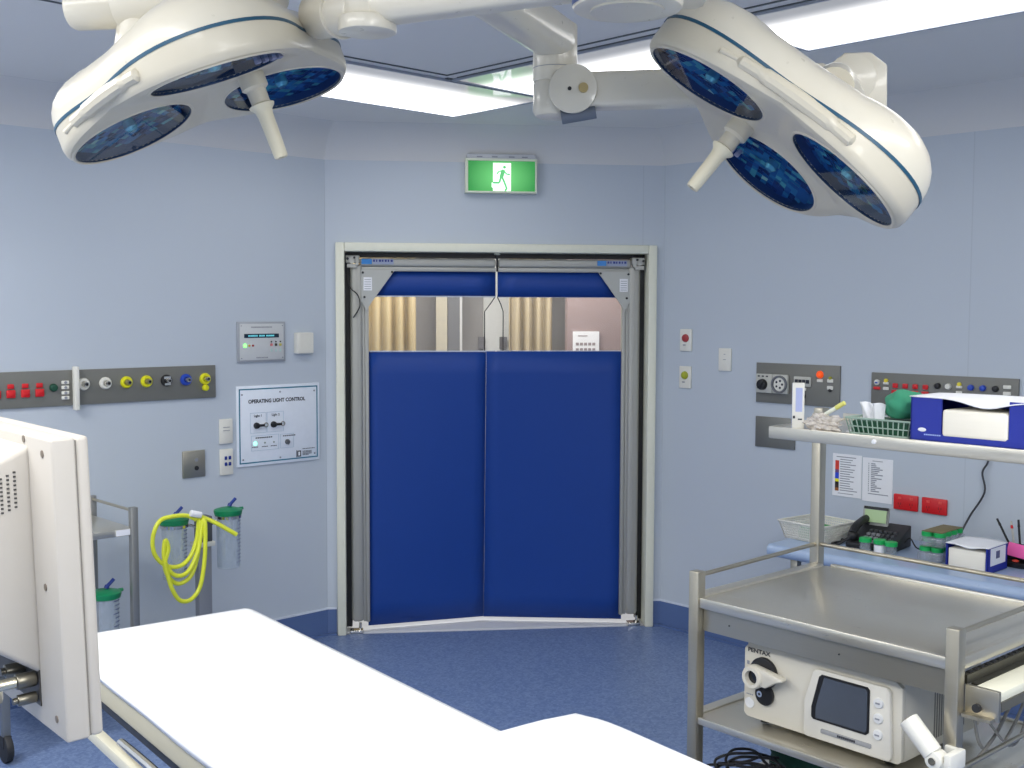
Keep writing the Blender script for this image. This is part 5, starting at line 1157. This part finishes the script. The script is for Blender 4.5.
def Mx(rows, t):
    return Matrix(((rows[0][0], rows[0][1], rows[0][2], t[0]), (rows[1][0], rows[1][1], rows[1][2], t[1]), (rows[2][0], rows[2][1], rows[2][2], t[2]), (0, 0, 0, 1)))
MR = Mx([[0.5803873, 0.5275841, 0.6203270], [-0.6869081, 0.7263157, 0.0249548], [-0.4373874, -0.4405911, 0.7839462]], (0.5633, 2.6053, 2.0954))
ML = Mx([[-0.9186940, -0.1885294, -0.3470706], [0.2105658, -0.9772194, -0.0265392], [-0.3341607, -0.0974626, 0.9374635]], (-0.6633, 2.6013, 2.1883))
sr = thing('surgical_light', 'three reflector surgical light tilted down at the upper right', 'surgical light', (0, 0, 0), 0, 'ceiling mounted surgical lights')
head(sr, MR, 0.142)
def arm(root, name, p0, p1, w, h, m_=LAMPW, bev=0.03):
    p0 = Vector(p0); p1 = Vector(p1); d = p1 - p0; Ln = d.length; y = d.normalized(); x = y.cross(Vector((0, 0, 1))).normalized(); z = x.cross(y)
    M = Matrix((x, y, z)).transposed().to_4x4(); M.translation = p0
    m = MB(); m.box(-w / 2, w / 2, 0, Ln, -h / 2, h / 2, bev=bev, seg=4); return m.build(name, m_, root, M=M)
JR = Vector((0.106, 2.94, 0))
arm(sr, 'extension_arm', (-0.30, 2.06, 2.475), (JR.x + 0.02, JR.y + 0.03, 2.425), 0.10, 0.10)
p = MB(); p.cyl((-0.26, 2.16, 2.42), (-0.26, 2.16, 2.70), 0.06); p.cyl((-0.26, 2.16, 2.66), (-0.26, 2.16, 2.70), 0.14); p.build('ceiling_shaft', LAMPW, sr)
p = MB(); p.cyl((JR.x, JR.y, 2.32), (JR.x, JR.y, 2.465), 0.056, n=28, bev=0.006); p.cyl((JR.x, JR.y, 2.354), (JR.x, JR.y, 2.3555), 0.0568, n=28, m=1)
p.cyl((JR.x, JR.y, 2.232), (JR.x, JR.y, 2.33), 0.055, n=28, bev=0.016); p.build('pivot_column', [LAMPW, GINK], sr)
# spring arm knuckle: a disc-ended box facing the room
a0 = Vector((JR.x + 0.032, JR.y - 0.030, 2.291)); a1 = Vector((0.765, 2.84, 2.302))
arm(sr, 'spring_arm', a0, a1, 0.085, 0.088, bev=0.016)
dA = (a1 - a0).normalized(); nA = dA.cross(Vector((0, 0, 1))).normalized()
if nA.y > 0: nA = -nA
p = MB(); c0 = a0 + dA * 0.015; p.cyl(c0 + nA * 0.042, c0 + nA * 0.052, 0.060, n=36, bev=0.003); p.cyl(c0 - nA * 0.045, c0 + nA * 0.042, 0.056, n=36); p.build('knuckle', LAMPW, sr)
p = MB(); p.cyl(c0 + nA * 0.050 + dA * 0.026, c0 + nA * 0.060 + dA * 0.026, 0.012, n=18); p.cyl(c0 + nA * 0.0525 - dA * 0.008, c0 + nA * 0.054 - dA * 0.008, 0.005, n=12, m=1)
p.build('brake_screw', [mat('brass_cap', (190, 170, 120), 0.3, metal=0.7), SOFTBLACK], sr)
p = MB(); p.cyl(c0 + nA * 0.020 + Vector((0, 0, -0.064)) - dA * 0.03, c0 + nA * 0.020 + Vector((0, 0, -0.052)) + dA * 0.055, 0.018, n=14); p.build('brake_cover', mat('slate_grey_cover', (96, 104, 116), 0.5), sr)
# rear joint and yoke carrying the head
e0 = a1 + dA * 0.05
p = MB(); p.cyl(e0 - nA * 0.045, e0 + nA * 0.058, 0.058, n=36, bev=0.002); M = Matrix((dA, -nA, dA.cross(-nA))).transposed().to_4x4(); M.translation = e0
p.prism([(-0.02, -0.09), (0.085, -0.09), (0.085, 0.030), (0.045, 0.062), (-0.02, 0.062)], -0.05, 0.05, bev=0.006, M=M); p.build('rear_joint', LAMPW, sr)
hc = MR @ Vector((0.05, -0.02, 0.20))
p = MB(); p.tube([e0 + dA * 0.03 + Vector((0, 0, -0.08)), e0 + dA * 0.02 + Vector((0, -0.04, -0.12)), hc.lerp(e0, 0.3), hc], 0.045, n=16); p.build('yoke', LAMPW, sr)
kb = MR @ Vector((0.20, 0.06, 0.165))
p = MB(); p.box(-0.014, 0.014, -0.010, 0.010, -0.02, 0.055, bev=0.006, M=Matrix.Translation(kb) @ Matrix.Rotation(0.3, 4, 'Y')); p.build('side_lever', LAMPW, sr)
p = MB(); T = MR @ Matrix.Rotation(0.55, 4, 'Z')
for k, w_ in enumerate((0.008, 0.012, 0.010, 0.007)): p.box(rad(0.55) - 0.004, rad(0.55) + 0.0015, -0.03 + k * 0.014, -0.021 + k * 0.014, 0.045 + 0.002 * k, 0.062, M=T)
p.build('maker_mark', mat('teal_mark', (90, 160, 160), 0.6), sr)

sl = thing('surgical_light', 'three reflector surgical light at the upper left with orange arm sticker', 'surgical light', (0, 0, 0), 0, 'ceiling mounted surgical lights')
head(sl, ML, 0.148)
HUB = Vector((0.215, 2.20, 0)); JL = Vector((-0.30, 2.40, 0))
arm(sl, 'extension_arm', (JL.x - 0.02, JL.y + 0.01, 2.372), (HUB.x, HUB.y, 2.385), 0.09, 0.085)
p = MB(); p.cyl((HUB.x, HUB.y, 2.312), (HUB.x, HUB.y, 2.46), 0.104, n=40, bev=0.008); p.cyl((HUB.x, HUB.y, 2.46), (HUB.x, HUB.y, 2.70), 0.06, n=24); p.cyl((HUB.x, HUB.y, 2.308), (HUB.x, HUB.y, 2.315), 0.070, n=36); p.box(HUB.x + 0.04, HUB.x + 0.16, HUB.y - 0.05, HUB.y + 0.10, 2.335, 2.45, bev=0.02); p.build('hub', LAMPW, sl)
p = MB()
n_ = 14; a_s = PI + 0.25; a_e = 1.5 * PI + 0.05 - 0.9
vs = []
for k in range(n_ + 1):
    a = PI * 1.02 + (PI * 0.62) * k / n_; 
    for rr, z in ((0.1050, 2.318), (0.1050, 2.342)): vs.append(p.bm.verts.new((HUB.x + rr * math.cos(a), HUB.y + rr * math.sin(a), z)))
for k in range(n_): p.bm.faces.new((vs[2 * k], vs[2 * k + 2], vs[2 * k + 3], vs[2 * k + 1]))
p.build('dark_band', mat('navy_band', (60, 78, 124), 0.4), sl)
p = MB(); p.cyl((JL.x, JL.y, 2.315), (JL.x, JL.y, 2.345), 0.060, n=28, bev=0.004); p.cyl((JL.x, JL.y, 2.345), (JL.x, JL.y, 2.45), 0.050, n=28, bev=0.006); p.build('pivot_column', LAMPW, sl)
nk = ML @ Vector((-0.31, 0.0, 0.10))
p = MB(); s0 = Vector((JL.x - 0.01, JL.y, 2.36)); e1 = nk + (nk - s0) * 0.1
p.cyl(s0, e1, 0.045, 0.052, n=28, bev=0.004); p.cyl(s0.lerp(e1, 0.45), s0.lerp(e1, 0.5), 0.054, n=28); p.build('knuckle', LAMPW, sl)
p = MB(); p.tube([s0 + Vector((0, 0, 0.02)), s0 + Vector((-0.07, 0.03, 0.08)), s0 + Vector((-0.17, 0.07, 0.14))], 0.022, n=12); p.build('strut', LAMPW, sl)
q0 = Vector((-0.985, 2.60, 2.412)); q1 = Vector((-0.50, 2.50, 2.44))
p = MB(); p.cyl(q0, q0 + Vector((0.13, -0.02, 0.004)), 0.047, 0.050, n=28, bev=0.014); p.cyl(q0 + Vector((0.12, -0.02, 0.004)), q1, 0.056, n=28, bev=0.004); p.cyl(q0 + Vector((0.165, -0.022, -0.005)), ML @ Vector((0.10, 0.0, 0.17)), 0.050, 0.085, n=28); p.cyl(q0 + Vector((0.02, -0.03, 0.03)), q0 + Vector((0.02, -0.03, 0.075)), 0.035, n=20, bev=0.008); p.build('yoke', LAMPW, sl)
p = MB(); f0 = q0 + Vector((0.215, -0.092, 0.012)); p.box(-0.014, 0.014, -0.002, 0.002, -0.010, 0.016, M=Matrix.Translation(f0) @ Matrix.Rotation(-0.2, 4, 'Z')); p.build('warning_sticker', mat('orange_red_sticker', (226, 74, 30), 0.5), sl, label='orange red sticker')
p = MB(); f0 = q0 + Vector((0.135, -0.073, 0.0)); p.cyl(f0, f0 + Vector((0, -0.004, 0)), 0.006, n=12); p.build('screw', mat('lilac_screw', (120, 118, 134), 0.5), sl)

# ------------------------------------------------------------------ camera and light
cam = bpy.data.cameras.new('camera'); co = bpy.data.objects.new('camera', cam); COL.objects.link(co); scene.camera = co
cam.sensor_width = 36.0; cam.lens = 36.0 * 1146 / 1024; cam.clip_start = 0.05
co.matrix_world = Matrix.Translation((0, 0, 1.75)) @ Matrix.Rotation(math.radians(90 - 3.75), 4, 'X') @ Matrix.Rotation(math.radians(0.2), 4, 'Z')

def area(name, loc, sx, sy, power, rz=0.0, col=(1, 0.985, 0.96)):
    l = bpy.data.lights.new(name, 'AREA'); l.shape = 'RECTANGLE'; l.size = sx; l.size_y = sy; l.energy = power; l.color = col
    o = bpy.data.objects.new(name, l); COL.objects.link(o); o.location = loc; o.rotation_euler = (0, 0, rz); return o
def ab(a, b, z):
    p_ = O + Vector((math.cos(CA), math.sin(CA))) * a - Vector((-math.sin(CA), math.cos(CA))) * b; return (p_.x, p_.y, z)
# the rest of the ring of flush ceiling lights, out of frame behind and beside the camera
area('ceiling_lamp_rear_right', ab(5.2, 3.2, 2.685), 0.6, 2.8, 70, CA)
area('ceiling_lamp_rear_left', ab(3.2, 5.1, 2.685), 2.8, 0.6, 80, CA)
area('ceiling_lamp_side', ab(1.05, 4.7, 2.685), 0.6, 1.6, 45, CA)
def fill_point(name, loc, power, r=0.2):  # added fill: bare point lamps out of view that lift the ceiling, no fixture
    l = bpy.data.lights.new(name, 'POINT'); l.energy = power; l.shadow_soft_size = r; l.color = (1, 0.985, 0.96)
    o = bpy.data.objects.new(name, l); COL.objects.link(o); o.location = loc
fill_point('fill_point_rear', (0.9, -0.2, 2.3), 30)
fill_point('fill_point_left', (-2.9, 1.9, 2.2), 16)
area('corridor_lamp', ondoor(0.8, 2.58, -1.5), 2.5, 0.5, 75, DANG)
w = bpy.data.worlds.new('world'); scene.world = w; w.use_nodes = True
w.node_tree.nodes['Background'].inputs[0].default_value = (0.75, 0.8, 0.9, 1); w.node_tree.nodes['Background'].inputs[1].default_value = 0.05
scene.view_settings.view_transform = 'Standard'; scene.view_settings.look = 'None'; scene.view_settings.exposure = 0.0; scene.view_settings.gamma = 1.0
scene.cycles.use_denoising = True
scene.cycles.max_bounces = 10; scene.cycles.diffuse_bounces = 5; scene.cycles.transparent_max_bounces = 16
scene.cycles.sample_clamp_indirect = 6.0
